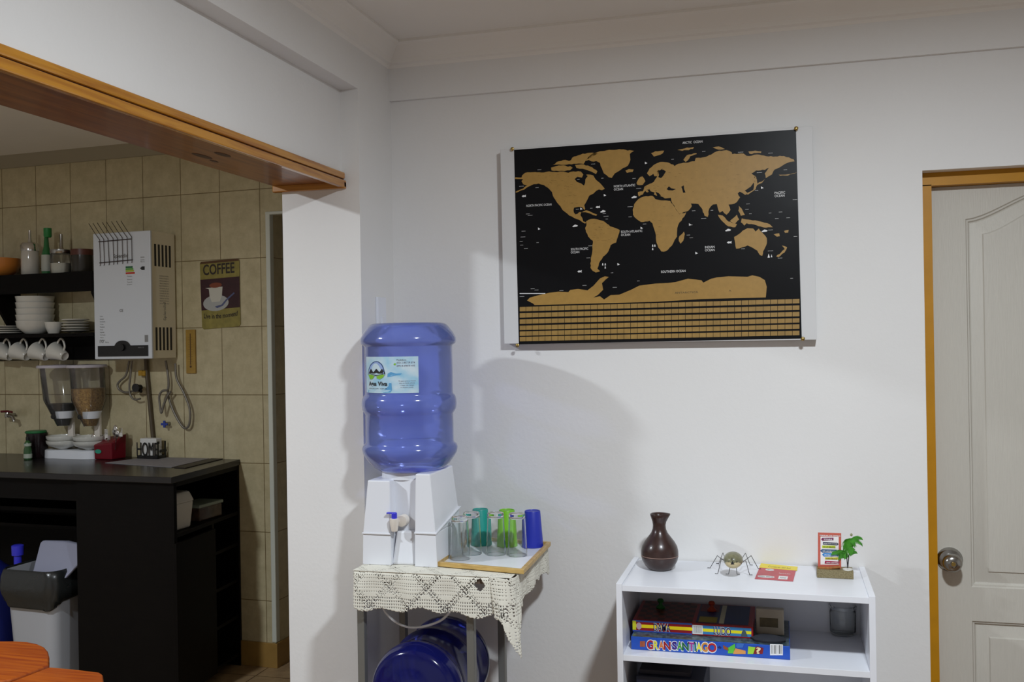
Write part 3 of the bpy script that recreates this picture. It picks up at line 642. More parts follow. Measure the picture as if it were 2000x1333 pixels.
# big upright bottle (drawn upside down: its base is on top)
def zj(zy): return onY(799.5, 560+.3*zy, JY).z
JP = [(238, 1), (238, 150), (239, 225), (246, 245), (262, 262), (300, 291), (335, 309), (355, 311), (372, 306), (384, 287), (392, 284), (540, 285), (690, 284), (700, 286), (712, 299), (735, 306), (765, 308), (795, 304), (815, 293), (828, 284), (920, 285), (1008, 284), (1018, 291), (1028, 303), (1048, 310), (1078, 305), (1108, 287), (1148, 258), (1172, 232), (1186, 210), (1194, 178), (1202, 130), (1214, 96), (1222, 88), (1270, 84)]
SC = .3*(Vector((JX, JY, 1.6))-CAM).dot(_f)/F_PX
jr = thing('water_bottle', 'big translucent blue bottle with a label, upside down on the dispenser', 'water bottle', (JX, JY, zj(1230)))
MB().lathe([(r_*SC, zj(h)) for h, r_ in reversed(JP)], (JX, JY, 0), 72, cap=True).build('bottle_body', M_jug, jr, smooth=60)
MB().lathe([(.006, zj(1232)), (.03, zj(1232)), (.034, zj(1226)), (.052, zj(1208)), (.055, zj(1198)), (.04, zj(1197))], (JX, JY, 0), 40, cap=True).build('neck_cap', M_blue, jr, smooth=40)
# label wrapped on the bottle
RL = 285*SC+.0008
def wrapJ(cx_ang, z0, r_=RL):
    return lambda x, y: Vector((JX+r_*math.sin(cx_ang+x/RL), JY-r_*math.cos(cx_ang+x/RL), z0+y))
camang = math.atan2(0-JX, JY)          # direction of the camera seen from the bottle
def ang_of(px, z):                     # angle on the cylinder that shows at px
    best = None
    for i in range(-90, 91):
        a = camang+math.radians(i); p = Vector((JX+RL*math.sin(a), JY-RL*math.cos(a), z)); d = p-CAM
        x = 1000+F_PX*d.dot(_r)/d.dot(_f)
        if best is None or abs(x-px) < best[0]: best = (abs(x-px), a)
    return best[1]
zl1, zl0 = onY(770, 697, JY-.12).z, onY(770, 768, JY-.12).z; aL, aR = ang_of(716.5, zl0), ang_of(818.5, zl0); LW = (aR-aL)*RL; LH = zl1-zl0
M_label = mat('label_sky_print', lin((205, 222, 232)), .4, nscale=22, col2=lin((150, 200, 226)), stretch=(1, 1, 1.6))
lb = MB(); f_ = wrapJ(aL, zl0); V_ = [[lb.b.verts.new(f_(LW*i/30, LH*j)) for j in (0, 1)] for i in range(31)]
for i in range(30): lb._f([V_[i][0], V_[i+1][0], V_[i+1][1], V_[i][1]])
lo = lb.build('label', M_label, jr, smooth=60)
_A = [(px_, ang_of(px_, zl0)) for px_ in range(716, 822, 3)]
def lab_fn(r_):      # the print is spread evenly in camera pixels, then bent round the bottle
    def f(x, y):
        px_ = 711.5+x/LW*107.0; a_ = _A[0][1]
        for (p0_, a0_), (p1_, a1_) in zip(_A, _A[1:]):
            if px_ >= p0_: a_ = a0_+(a1_-a0_)*min(1.0, (px_-p0_)/(p1_-p0_)) if px_ < p1_ else a1_
        return Vector((JX+r_*math.sin(a_), JY-r_*math.cos(a_), zl0+y))
    return f
f2 = lab_fn(RL+.0006); f3 = lab_fn(RL+.0012)
def lab_poly(mb, pts, f=f2):     # pts in label px: zoomed crop of 1697x1333, label spans x 140..1440, y 190..1075
    mb._f([mb.b.verts.new(f((x-140)/1300*LW, (1075-y)/885*LH)) for x, y in pts])
def lab_text(mb, s_, x, y, w_, h_, bold=0): put_text(mb, s_, (0, 0, 0), (1, 0, 0), (0, 0, 1), h_/885*LH, w_/1300*LW, bold, fn=lambda a, b: f3((x-140)/1300*LW+a, (1075-y)/885*LH+b))
k1 = MB(); lab_poly(k1, [(440+205*math.sin(a*math.pi/14), 640-345*math.cos(a*math.pi/14)) for a in range(-7, 8)]+[(645, 640), (235, 640)]); k1.build('logo_ring', mat('logo_navy', (.03, .08, .22), .5), lo)
k1 = MB(); lab_poly(k1, [(440+180*math.sin(a*math.pi/14), 630-315*math.cos(a*math.pi/14)) for a in range(-7, 8)]+[(620, 600), (260, 600)], lab_fn(RL+.0008)); k1.build('logo_sky', mat('logo_sky', lin((150, 175, 225)), .5), lo)
k1 = MB()
for a_, t_, b_ in ((255, 315, 385), (345, 440, 540), (480, 570, 650)): lab_poly(k1, [(a_, 600), (t_, 480), (b_, 600)], lab_fn(RL+.001))
lab_poly(k1, [(250, 595), (645, 595), (560, 625), (420, 660), (330, 620)], f3)
lab_text(k1, 'Agua', 262, 895, 175, 105, .02); lab_text(k1, 'Viva', 470, 895, 215, 105, .02)
lab_text(k1, 'Pedidos:', 925, 285, 220, 34); lab_text(k1, 'AGUA VIVA', 262, 975, 420, 22)
k1.build('printed_dark_logo', M_ink, lo)
k1 = MB(); lab_poly(k1, [(250, 625), (330, 625), (400, 665), (340, 740), (290, 745)], f3); lab_poly(k1, [(440, 665), (560, 625), (640, 625), (600, 690), (520, 740), (450, 720)], f3); lab_poly(k1, [(850, 370), (870, 350), (905, 355), (900, 385), (870, 400)], f3)
k1.build('printed_green_hills', mat('logo_green', (.22, .50, .03), .5), lo)
k1 = MB(); lab_text(k1, '(02) 2 857 29 074', 925, 355, 430, 42); lab_text(k1, '(09) 8 698 70 455', 925, 430, 430, 42)
for i_, t_ in enumerate(('El agua pura y fresca', 'para su familia, oficina', 'y lugar de trabajo', 'con despacho a domicilio')): lab_text(k1, t_, 965+12*i_, 790+52*i_, 400-30*i_, 24)
k1.build('printed_grey_text', mat('label_grey_ink', (.16, .14, .2), .5), lo)
k1 = MB(); lab_poly(k1, [(700, 600), (780, 560), (900, 600), (1040, 600), (1000, 635), (860, 650), (760, 680), (690, 680)]); lab_poly(k1, [(235, 1070), (250, 1010), (400, 1000), (560, 985), (620, 1000), (720, 900), (730, 830), (790, 830), (800, 1000), (760, 1060), (600, 1068)])
k1.build('printed_water_splash', mat('splash_blue', lin((92, 160, 208)), .5), lo)

# second bottle lying on the lower shelf, its base towards the viewer
ZL = LSZ+.1335; bx, by = onY(803, 1330, 2.55).x, 2.55
J2 = [(.002, .016), (.060, .016), (.066, .010), (.080, .008), (.094, .001), (.110, 0), (.120, -.008), (.128, -.024), (.1335, -.045), (.133, -.062), (.125, -.070), (.122, -.075), (.122, -.155), (.124, -.160), (.1335, -.175), (.1335, -.195), (.124, -.21), (.122, -.215), (.122, -.28), (.132, -.295), (.1335, -.315), (.122, -.345), (.10, -.372), (.06, -.39), (.03, -.395), (.028, -.43), (.005, -.43)]
j2 = thing('water_bottle', 'dark blue bottle lying on its side under the lace covered stand', 'water bottle', (bx, by, LSZ))
MB().lathe([(r_, h) for r_, h in reversed(J2)], (bx, by, ZL), 72, axis='Y').build('bottle_body', M_jug2, j2, smooth=50)

# tray with glasses
tg = [onZ(850, 1106, CZ+.004), onZ(1023, 1122, CZ+.004), onZ(1076, 1066, CZ+.004), onZ(902, 1056, CZ+.004)]
tw = tg[1]-tg[0]; td = tg[2]-tg[1]; tg[3] = tg[0]+td
tr = thing('serving_tray', 'white tray with bamboo rim on the stand holding upturned glasses and cups', 'tray', (tg[0]+tg[2])/2)
ud = tw.normalized(); vd = td.normalized()
def shrink(k, z): return [tg[0]+ud*k+vd*k+Vector((0, 0, z)), tg[1]-ud*k+vd*k+Vector((0, 0, z)), tg[2]-ud*k-vd*k+Vector((0, 0, z)), tg[3]+ud*k-vd*k+Vector((0, 0, z))]
m_ = MB(); m_.hexa(shrink(.006, -.0015)+shrink(.006, .002)); m_.build('tray_base', M_mel, tr)
m_ = MB(); m_.loops([shrink(0, -.001), shrink(0, .012), shrink(.012, .012), shrink(.012, -.001), shrink(0, -.001)], True, False); m_.build('tray_rim', M_bamboo, tr, bevel=.0015)
GZ = tg[0].z+.0024
def gprof_glass(h, rb, rt): return [(.0005, h), (rb-.003, h), (rb, h-.002), (rb+.0005, h-.012), (rt, .001), (rt-.0008, 0), (rt-.0018, .001), (rb-.0016, h-.014), (rb-.004, h-.0165), (.0005, h-.0165)]
def gprof_cup(h, rb, rt): return [(.0005, h-.002), (rb-.004, h-.002), (rb-.003, h), (rb-.001, h), (rb, h-.002), (rt, .001), (rt-.0008, 0), (rt-.0018, .001), (rb-.0018, h-.005), (.0005, h-.005)]
def at_px(px, pyb): return onZ(px, pyb, GZ)
gl = None
for i, (px, pyb, lb_) in enumerate(((899, 1092, 'clear upturned glass at the front left corner of the tray'), (922, 1082, 'clear upturned glass in front of the teal cup'), (969, 1083, 'clear upturned glass between the teal and the lime cup'), (1011, 1085, 'clear upturned glass left of the royal blue cup'))):
    p = at_px(px, pyb)
    if gl is None:
        gl = MB().lathe(gprof_glass(.125, .0243, .0299), (0, 0, 0), 48, cap=False).build('drinking_glass', M_glass, smooth=40)
        tag(gl, lb_, 'glass', 'clear upturned glasses on the tray'); gl.location = p
    else:
        c = gl.copy(); COL.objects.link(c); c.location = p; c['label'] = lb_
for px, pyb, m_, nm in ((939, 1064, M_teal, 'teal green plastic cup upside down at the back of the tray'), (991, 1066, M_lime, 'lime green plastic cup upside down at the back of the tray'), (1041, 1068, M_royal, 'royal blue plastic cup upside down at the right end of the tray')):
    p = at_px(px, pyb); cg = MB().lathe(gprof_cup(.111, .0243, .0322), (0, 0, 0), 48, cap=False).build('plastic_cup', m_, smooth=40)
    cg.location = p; tag(cg, nm, 'cup', 'coloured plastic cups on the tray')

# =================================================================== WHITE SHELF UNIT
SY = 2.705; SX0, SX1 = onY(1204, 1200, SY).x, onY(1710.6, 1200, SY).x; TH = .0165
ST = onY(1216, 1144, SY).z
sh = thing('shelf_unit', 'low white open shelf unit against the wall left of the door', 'shelf', ((SX0+SX1)/2, 2.87, 0))
SBK = YB-.002
for xa, xb in ((SX0, SX0+TH), (SX1-TH, SX1)): MB().box((xa, SY, 0), (xb, SBK, ST+.004)).build('side_panel', M_mel, sh, bevel=.0008)
s2 = onY(1216, 1280, SY).z
for z in (ST, s2, s2-.262, .10):
    MB().box((SX0+TH, SY+.001, z-TH), (SX1-TH, SBK-.004, z)).build('shelf_board', M_mel, sh, bevel=.0006)
MB().box((SX0+TH, SBK-.004, .08), (SX1-TH, SBK, ST-TH)).build('back_panel', M_mel, sh)
IZ = ST+.0005
# vase / aroma diffuser
vp = onZ(1289, 1112, IZ); vs = (vp-CAM).dot(_f)/F_PX
VP = [(0, 0), (20, 0), (23, 1.5), (29, 8), (34, 17), (36, 25), (36.2, 26), (35.4, 26.6), (35.4, 28), (36.2, 28.6), (36, 36), (34, 45), (29, 54), (22, 63), (16, 71), (13, 79), (12.4, 86), (13.4, 93), (16, 101), (17.5, 106), (16.8, 108), (14, 106), (11.5, 98), (10, 90), (0, 88)]
va = thing('vase', 'dark brown wood grained vase with pouring lip and thin light ring', 'vase', vp)
def lip(x, y, z, a):
    k = max(0, (z-90*vs)/(18*vs)); g_ = math.exp(-((a if a < math.pi else a-2*math.pi)/.6)**2)
    return x*(1+.28*k*g_), y, z+k*g_*.0015
MB().lathe([(r_*vs, h*vs) for r_, h in VP], vp, 56, fn=lip).build('vase_body', M_darkv, va, smooth=50)
MB().lathe([(35.3*vs, 26.7*vs), (35.9*vs, 26.9*vs), (35.9*vs, 27.8*vs), (35.3*vs, 27.9*vs)], vp, 56, cap=False).build('light_ring', mat('vase_ring', lin((170, 140, 128)), .4), va, smooth=60)
# spider figurine
sp_c = onY(1432, 1094, 2.86); ss = (sp_c-CAM).dot(_f)/F_PX
sd = thing('spider_figurine', 'small round bodied spider figurine with thin bent wire legs', 'figurine', (sp_c.x, 2.86, IZ))
M_spid = mat('spider_shell', lin((132, 130, 100)), .35, noise=.35, nscale=90, coat=.3); M_face = mat('spider_face', lin((196, 180, 140)), .4)
MB().lathe([(18.5*math.sin(a*math.pi/20)*ss, -15.5*math.cos(a*math.pi/20)*ss) for a in range(21)], sp_c, 40, cap=False, fn=lambda x, y, z, a: (x, y*1.25, z)).build('body', M_spid, sd, smooth=60)
fb = MB(); fr = [(0, 15.2), (6, 14.6), (10, 13), (13.5, 9), (14.6, 5)]
fb.lathe([(r_*ss, h*1.52*ss) for r_, h in fr], (sp_c.x, sp_c.y, sp_c.z-3.5*ss), 32, axis='Y', fn=lambda x, y, z, a: (x*1.08, y*.78, z)); fo = fb.build('face', M_face, sd, smooth=60)
fd = MB()
for px, py, r_ in ((1422, 1098, .0012), (1439.5, 1098, .0016)):
    p = onY(px, py, sp_c.y-16*ss*1.42); fd.lathe([(0, -.003), (r_, 0), (0, .001)], p, 10, axis='Y')
for px in (1429, 1431.5): a = onY(px, 1090, sp_c.y-16*ss*1.48); b = onY(px+.3, 1095.5, sp_c.y-16*ss*1.5); fd.tube([a, b], .0006, 6)
fd.prism([onY(*q, sp_c.y-.0335) for q in ((1427, 1103), (1430.5, 1096), (1434, 1103))], (0, -.001, 0)); fd.build('face_marks', M_ink, fo)
for f_px, k_px, b_px, yo in (((1387, 1110), (1401, 1086), (1418, 1099), .0), ((1404, 1101.5), (1412, 1080.5), (1416, 1091), .03), ((1402, 1121), (1409, 1092), (1418, 1095), -.02), ((1423, 1122), (1427.5, 1103), (1431, 1101), -.03),
                             ((1439.5, 1122.5), (1438, 1103), (1437, 1101), -.03), ((1464, 1123.5), (1457, 1097), (1448, 1096), -.02), ((1465, 1104), (1456, 1081), (1450, 1090), .03), ((1481, 1111.5), (1467, 1086), (1449, 1100), .0)):
    f0 = onZ(*f_px, IZ+.001); k0 = onY(*k_px, (f0.y+sp_c.y)/2); b0 = onY(*b_px, sp_c.y+(f0.y-sp_c.y)*.15)
    f1 = f0+(f0-sp_c).normalized()*.004; f1.z = f0.z
    dirx = 1 if f0.x > sp_c.x else -1
    MB().tube([b0, k0+(b0-k0)*.12, k0, k0+(f0-k0)*.1, f0, f0+Vector((dirx*.008, 0, .0002))], .0009, 6).build('leg', M_black, sd, smooth=60)
# flat card
cq = [onZ(*q, IZ) for q in ((1474, 1131.5), (1549, 1136.5), (1556.5, 1108), (1487, 1101.5))]
cx_ = (cq[1]-cq[0]).normalized(); cy_ = (cq[3]-cq[0]).normalized()
cr_ = thing('flyer_card', 'red and yellow printed card lying flat beside the spider figurine', 'card', (cq[0]+cq[2])/2)
def cbi(u, v, z=0): return (cq[0]*(1-u)+cq[1]*u)*(1-v)+(cq[3]*(1-u)+cq[2]*u)*v+Vector((0, 0, z))
MB().prism([cbi(0, 0), cbi(1, 0), cbi(1, 1), cbi(0, 1)], (0, 0, .0006)).build('card_sheet', mat('card_red', lin((196, 60, 78)), .35, noise=.15, nscale=120), cr_)
MB().prism([cbi(-.01, .72, .0006), cbi(1.03, .72, .0006), cbi(1.02, 1.0, .0006), cbi(-.01, 1.0, .0006)], (0, 0, .0003)).build('yellow_strip', mat('card_yellow', lin((236, 214, 30)), .35), cr_)
ct = MB()
def ctext(mb, s_, u, v, wu, hv, z=.0011, bold=0): put_text(mb, s_, (0, 0, 0), (1, 0, 0), (0, 1, 0), hv, wu, bold, fn=lambda a, b: cbi(u+a, v+b, z))
ctext(ct, 'Cumbres del Sol', .22, .79, .62, .1); ct.build('printed_strip_text', mat('olive_ink', (.25, .2, .02), .5), cr_)
ct = MB()
for u, v, a_, b_ in ((.30, .62, .12, .07), (.27, .17, .23, .07)): ct._f([ct.b.verts.new(cbi(u+a_*math.cos(t*math.pi/10), v+b_*math.sin(t*math.pi/10), .0008)) for t in range(20)])
ct._f([ct.b.verts.new(cbi(u, v, .0008)) for u, v in ((.60, .08), (.84, .08), (.84, .28), (.60, .28))]); ctext(ct, 'Pizzas & Sandwich', .58, .42, .3, .06, .001)
ct.build('printed_white_shapes', M_white, cr_)
ct = MB(); ctext(ct, 'MENU', .22, .59, .16, .06); ctext(ct, 'PIZZA  GRATIS', .09, .14, .36, .06); ctext(ct, 'FONO', .64, .13, .16, .08); ct.build('printed_dark_text', M_ink, cr_)
# souvenir with framed sign and palm
z0 = IZ; q0 = onZ(1596, 1129, z0); q1 = onZ(1667.5, 1133, z0); sv = (q0-CAM).dot(_f)/F_PX
so = thing('souvenir_stand', 'small souvenir with framed colourful sign on a sandy block', 'souvenir', ((q0.x+q1.x)/2, q0.y+.02, z0))
M_sand = mat('sandy_block', lin((150, 138, 104)), .9, nscale=300, col2=lin((112, 100, 70)), bump=.8, bscale=300)
MB().box((q0.x, q0.y, z0), (q1.x, q0.y+.05, z0+15.5*sv)).build('sandy_base', M_sand, so, bevel=.001)
bt_ = z0+15.5*sv; yb_ = q0.y+.022
fr_ = [onY(*q, yb_) for q in ((1597.5, 1111), (1643, 1110), (1643, 1042.5), (1597.5, 1041))]
M_frame = mat('salmon_frame', lin((196, 98, 82)), .5)
MB().prism([Vector((fr_[0].x, yb_, bt_)), Vector((fr_[1].x, yb_, bt_)), fr_[2], fr_[3]], (0, .004, 0)).build('sign_frame', M_frame, so, bevel=.0006)
def svp(x, y, l=.0006): return onY(1590+x*100/1270, 1035+y*100/1270, yb_-l)
iw = MB(); iw._f([iw.b.verts.new(svp(*q, .0004)) for q in ((160, 870), (610, 870), (610, 180), (160, 175))]); iw.build('sign_panel', mat('sign_panel_white', lin((235, 230, 228)), .5), so)
for nm, col, pts, t_, (tx0, ty0, tw_, th_), tc_ in (
    ('plum_arrow', (120, 40, 84), [(175, 240), (205, 205), (480, 200), (480, 265), (205, 278)], 'SONRIE', (240, 258, 200, 38), M_white),
    ('navy_arrow', (38, 44, 66), [(220, 310), (575, 330), (610, 362), (575, 390), (220, 372)], 'PIDE POR FAVOR', (240, 360, 320, 28), M_white),
    ('lime_bar', (190, 205, 50), [(200, 395), (530, 400), (530, 462), (200, 458)], 'DI LO SIENTO', (230, 448, 280, 34), M_ink),
    ('steel_arrow', (60, 90, 128), [(150, 525), (200, 485), (560, 500), (560, 560), (200, 570)], 'DA LAS GRACIAS', (215, 550, 330, 36), M_white),
    ('blue_arrow', (50, 130, 200), [(200, 620), (240, 580), (600, 590), (600, 660), (240, 668)], 'PRUEBA COSAS', (260, 648, 290, 36), M_white),
    ('lime_banner', (200, 190, 60), [(270, 690), (600, 690), (600, 748), (270, 742)], 'SUEÑA MUCHO', (300, 735, 260, 30), M_knot),
    ('crimson_bar', (160, 24, 66), [(270, 775), (640, 800), (620, 850), (260, 845)], 'AMA SIEMPRE', (300, 832, 290, 30), M_white)):
    a = MB(); a.prism([svp(*q) for q in pts], (0, -.0005, 0)); ao = a.build(nm, mat('sign_'+nm, lin(col), .5), so)
    a = MB(); put_text(a, t_, svp(tx0, ty0, .0014), (1, 0, 0), (0, 0, 1), th_*sv*100/1270, tw_*sv*100/1270, .01); a.build('printed_words', tc_, ao)
a = MB(); put_text(a, 'MANUAL DE FAMILIA', svp(145, 158, .0006), (1, 0, 0), (0, 0, 1), 30*sv*100/1270, 490*sv*100/1270, .02); a.build('printed_title', M_white, so)
lg = MB().tube([svp(95, 950, .006), svp(340, 965, .008), svp(640, 930, .006)], [.0035, .0045, .004], 10); lg.build('driftwood_log', mat('driftwood', lin((170, 105, 50)), .7, noise=.4, nscale=150), so, smooth=60)
lg = MB().lathe([(0, 0), (.0135, 0), (.0135, .003), (0, .0032)], (onZ(1655, 1112, bt_).x, q0.y+.014, bt_), 20); lg.build('white_pebble_patch', M_white2, so, smooth=40)
M_leaf = mat('palm_green_plastic', lin((70, 150, 40)), .4, noise=.45, nscale=70); yp = q0.y+.016
pt = MB()
for x0, x1 in ((825, 800), (845, 870)): pt.tube([onY(1590+835*100/1270, 1110, yp), svp(x1, 580, .006)], .0013, 8)
pal = pt.build('palm_trunk', M_black, so, smooth=60)
pf = MB()
def frond(p0, p1, droop, wd, n=9):
    wd = wd*1.5
    p0, p1 = Vector(p0), Vector(p1)
    for i in range(n):
        t = i/n; c = p0.lerp(p1, t)+Vector((0, 0, droop*math.sin(math.pi*t)))
        d = (p1-p0).normalized(); side = Vector((-d.z, .5, d.x)).normalized()
        for sg in (-1, 1):
            e = c+d*wd*.7+side*sg*wd*(1-.6*t)+Vector((0, -.002*sg, -wd*.45)); pf.prism([c, c+d*wd*.55, e+d*wd*.25, e], (0, .0007, 0))
    pf.tube([p0, p0.lerp(p1, .5)+Vector((0, 0, droop)), p1], .0007, 5)
cL = svp(830, 560, .006); cH = svp(925, 220, .004)
for p1, dr_, w_ in (((480, 560), .004, .008), ((640, 660), .004, .008), ((1020, 545), .003, .006), ((940, 480), .004, .007), ((760, 660), .002, .006)): frond(cL, svp(*p1, .008), dr_, w_)
for p1, dr_, w_ in (((740, 400), .006, .009), ((770, 520), .004, .009), ((1160, 210), .005, .006), ((1180, 350), .004, .006), ((1020, 400), .002, .005), ((860, 440), .003, .009), ((800, 300), .004, .008)): frond(cH, svp(*p1, .006), dr_, w_)
pf.tube([cL, cH], .001, 6)
pf.build('palm_leaves', M_leaf, pal, tri=True)
MB().lathe([(0, 0), (.003, .002), (.0036, .005), (.002, .008), (0, .009)], svp(925, 170, .004), 12).build('coconut', mat('coconut', lin((140, 140, 100)), .6), pal, smooth=60)

# games on the middle shelf
Z2 = s2+.0005
def face_box(name, lb, x_l, x_r, zt_, zb, yf, depth, mats, front, rz=0):
    pass
B1F = onZ(1233, 1269, Z2).y
L1, R1 = onY(1232.8, 1262, B1F).x, onY(1543, 1262, B1F).x; h1 = .0365
g1 = thing('board_game_box', 'blue board game box lettered GRAN SANTIAGO, lowest on the shelf', 'board game', ((L1+R1)/2, B1F+.13, Z2))
M_bblue = mat('box_blue', lin((36, 84, 186)), .35, noise=.12, nscale=30)
MB().box((L1, B1F, Z2), (R1, B1F+.25, Z2+h1)).build('box', M_bblue, g1, bevel=.0012)
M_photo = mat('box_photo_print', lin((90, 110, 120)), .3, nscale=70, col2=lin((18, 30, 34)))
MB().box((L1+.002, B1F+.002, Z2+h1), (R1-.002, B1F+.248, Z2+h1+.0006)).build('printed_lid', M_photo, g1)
def g1t(x, y, l=.0004): return onY(1225+x*.0875, 1240+y*.0875, B1F-l)
def word(x0, y0, chars, cols, hh, ww, par):
    pass
LET = [('G', 440, 575, 315, 130, (176, 24, 44)), ('R', 595, 690, 320, 150, (226, 220, 50)), ('A', 705, 815, 320, 155, (206, 110, 40)), ('N', 815, 965, 335, 160, (150, 26, 34)), ('S', 1000, 1110, 330, 165, (60, 30, 120)), ('A', 1115, 1225, 335, 165, (60, 150, 50)), ('N', 1225, 1370, 350, 180, (16, 96, 56)), ('T', 1370, 1500, 360, 180, (160, 50, 140)), ('I', 1500, 1540, 360, 185, (20, 110, 120)), ('A', 1545, 1655, 360, 190, (226, 220, 60)), ('G', 1660, 1790, 375, 185, (210, 140, 50)), ('O', 1800, 1980, 380, 195, (180, 34, 40))]
ow = MB()
for ch, x0, x1, yb, yt, c_ in LET:
    put_text(ow, ch, g1t(x0-14, yb+14, .0004), (1, 0, 0), (0, 0, 1), (yb-yt+26)*.0875*.00148, (x1-x0+26)*.0875*.00148, .05, lift=0)
ow.build('printed_letter_outline', M_white, g1)
for ch, x0, x1, yb, yt, c_ in LET:
    a = MB(); put_text(a, ch, g1t(x0, yb, .0009), (1, 0, 0), (0, 0, 1), (yb-yt)*.0875*.00148, (x1-x0)*.0875*.00148, .03, lift=0); a.build('printed_letter', mat('letter_%d_%d_%d' % c_, lin(c_), .4), g1)
a = MB(); a._f([a.b.verts.new(g1t(*q, .0004)) for q in ((285, 275), (400, 275), (400, 150), (285, 150))]); put_text(a, 'EL', g1t(300, 265, .0006), (1, 0, 0), (0, 0, 1), .012, .008); a.build('printed_small_emblem', mat('box_orange_print', lin((170, 90, 60)), .4), g1)
def g1q(x, y, l=.0005): return onY(1380+x*.08625, 1170+y*.08625, B1F-l)
for nm, c_, pts in (('pawn', (30, 40, 110), [(240, 1120), (290, 1080), (340, 1110), (320, 1145)]), ('brown_token', (150, 80, 40), [(370, 1060), (500, 1130), (500, 1190), (390, 1150)]), ('green_card', (90, 190, 60), [(490, 1120), (640, 1030), (650, 1130), (600, 1250), (480, 1250)]),
                    ('blue_card', (60, 110, 190), [(660, 1060), (700, 1020), (850, 1030), (820, 1120), (690, 1130)]), ('banknote', (216, 150, 80), [(640, 1130), (885, 1190), (885, 1265), (600, 1270)]), ('lime_card', (160, 210, 60), [(945, 1090), (1110, 1110), (1060, 1265), (930, 1268)]), ('red_card', (130, 30, 36), [(1110, 1100), (1160, 1090), (1290, 1130), (1270, 1265), (1055, 1268)])):
    a = MB(); a.prism([g1q(x, min(y, 1262)-8) for x, y in pts], (0, -.0002, 0)); a.build('printed_'+nm, mat('print_'+nm, lin(c_), .4), g1)
a = MB(); put_text(a, '?', g1q(1120, 1240, .001), (1, 0, 0), (0, 0, 1), .017, .013, .03); a.build('printed_question_mark', mat('print_cream', lin((235, 215, 170)), .4), g1)
a = MB(); a._f([a.b.verts.new(g1q(*q)) for q in ((1437, 1285), (1728, 1285), (1728, 1040), (1437, 1030))]); bo = a.build('barcode_patch', M_white, g1)
a = MB(); x = 1465; rnd = random.Random(2)
while x < 1700:
    wd = rnd.choice((5, 9, 14)); a._f([a.b.verts.new(g1q(*q, .0008)) for q in ((x, 1250), (x+wd, 1250), (x+wd, 1055), (x, 1052))]); x += wd+rnd.choice((10, 16, 22))
a.build('printed_bars', M_ink, bo)
# dama / ludo box
Z3 = Z2+h1+.0012; B2F = onZ(1235, 1233.5, Z3).y; L2, R2 = onY(1235.5, 1222, B2F).x, onY(1471, 1232, B2F).x; h2 = onY(1236, 1211.5, B2F).z-Z3
g2 = thing('board_game_box', 'flat box striped red, yellow and blue lettered DAMA and LUDO', 'board game', ((L2+R2)/2, B2F+.12, Z3))
MB().box((L2, B2F, Z3), (R2, B2F+.215, Z3+h2)).build('box', mat('box_dark_red', lin((150, 26, 34)), .35), g2, bevel=.001)
xm = (L2+R2)/2; W2 = R2-L2
def strip(nm, u0, u1, v0, v1, col, l=.0003):
    a = MB(); a.prism([Vector((L2+W2*u, B2F-l, Z3+h2*v)) for u, v in ((u0, v0), (u1, v0), (u1, v1), (u0, v1))], (0, -.0002, 0)); return a.build(nm, mat('print_%d_%d_%d' % col, lin(col), .4), g2)
strip('printed_blue_stripe', 0, .5, .86, 1, (60, 100, 190)); strip('printed_blue_stripe', 0, .5, 0, .12, (50, 80, 170)); strip('printed_yellow_stripe', 0, .5, .36, .64, (240, 215, 30))
strip('printed_blue_stripe', .5, .985, .12, .88, (60, 130, 190)); strip('printed_yellow_stripe', .5, .985, .36, .62, (236, 226, 40), .0006); strip('printed_yellow_end', 0, .03, .15, .95, (210, 210, 40), .0006)
for t_, u in (('DAMA', .18), ('LUDO', .68)):
    for m_, g_, l_ in ((M_white, .05, .0010), (mat('navy_ink', (.015, .015, .08), .4), .012, .0014)):
        a = MB(); put_text(a, t_, (L2+W2*u, B2F-l_, Z3+h2*.17), (1, 0, 0), (0, 0, 1), h2*.66, W2*.14, g_, lift=0); a.build('printed_word', m_, g2)
a = MB(); a._f([a.b.verts.new(Vector((L2+W2*(.055+.022*math.cos(t*math.pi/10)), B2F-.001, Z3+h2*(.5+.32*math.sin(t*math.pi/10))))) for t in range(20)]); a.build('printed_round_badge', mat('badge_grey', lin((190, 160, 170)), .4), g2)
a = MB(); a._f([a.b.verts.new(Vector((L2+W2*u, B2F-.001, Z3+h2*v))) for u, v in ((.505, .1), (.59, .1), (.59, .88), (.505, .88))]); bo = a.build('barcode_patch', M_white, g2)
a = MB()
for i in range(9): x = L2+W2*(.515+.0078*i); a._f([a.b.verts.new(Vector(q)) for q in ((x, B2F-.0014, Z3+h2*.2), (x+.0007, B2F-.0014, Z3+h2*.2), (x+.0007, B2F-.0014, Z3+h2*.8), (x, B2F-.0014, Z3+h2*.8))])
a.build('printed_bars', M_ink, bo)
a = MB(); a._f([a.b.verts.new(Vector((L2+W2*u, B2F-.001, Z3+h2*v))) for u, v in ((.90, .15), (.955, .15), (.94, .6), (.925, .75), (.91, .55))]); a.build('printed_castle_badge', mat('badge_dark', lin((70, 90, 100)), .4), g2)
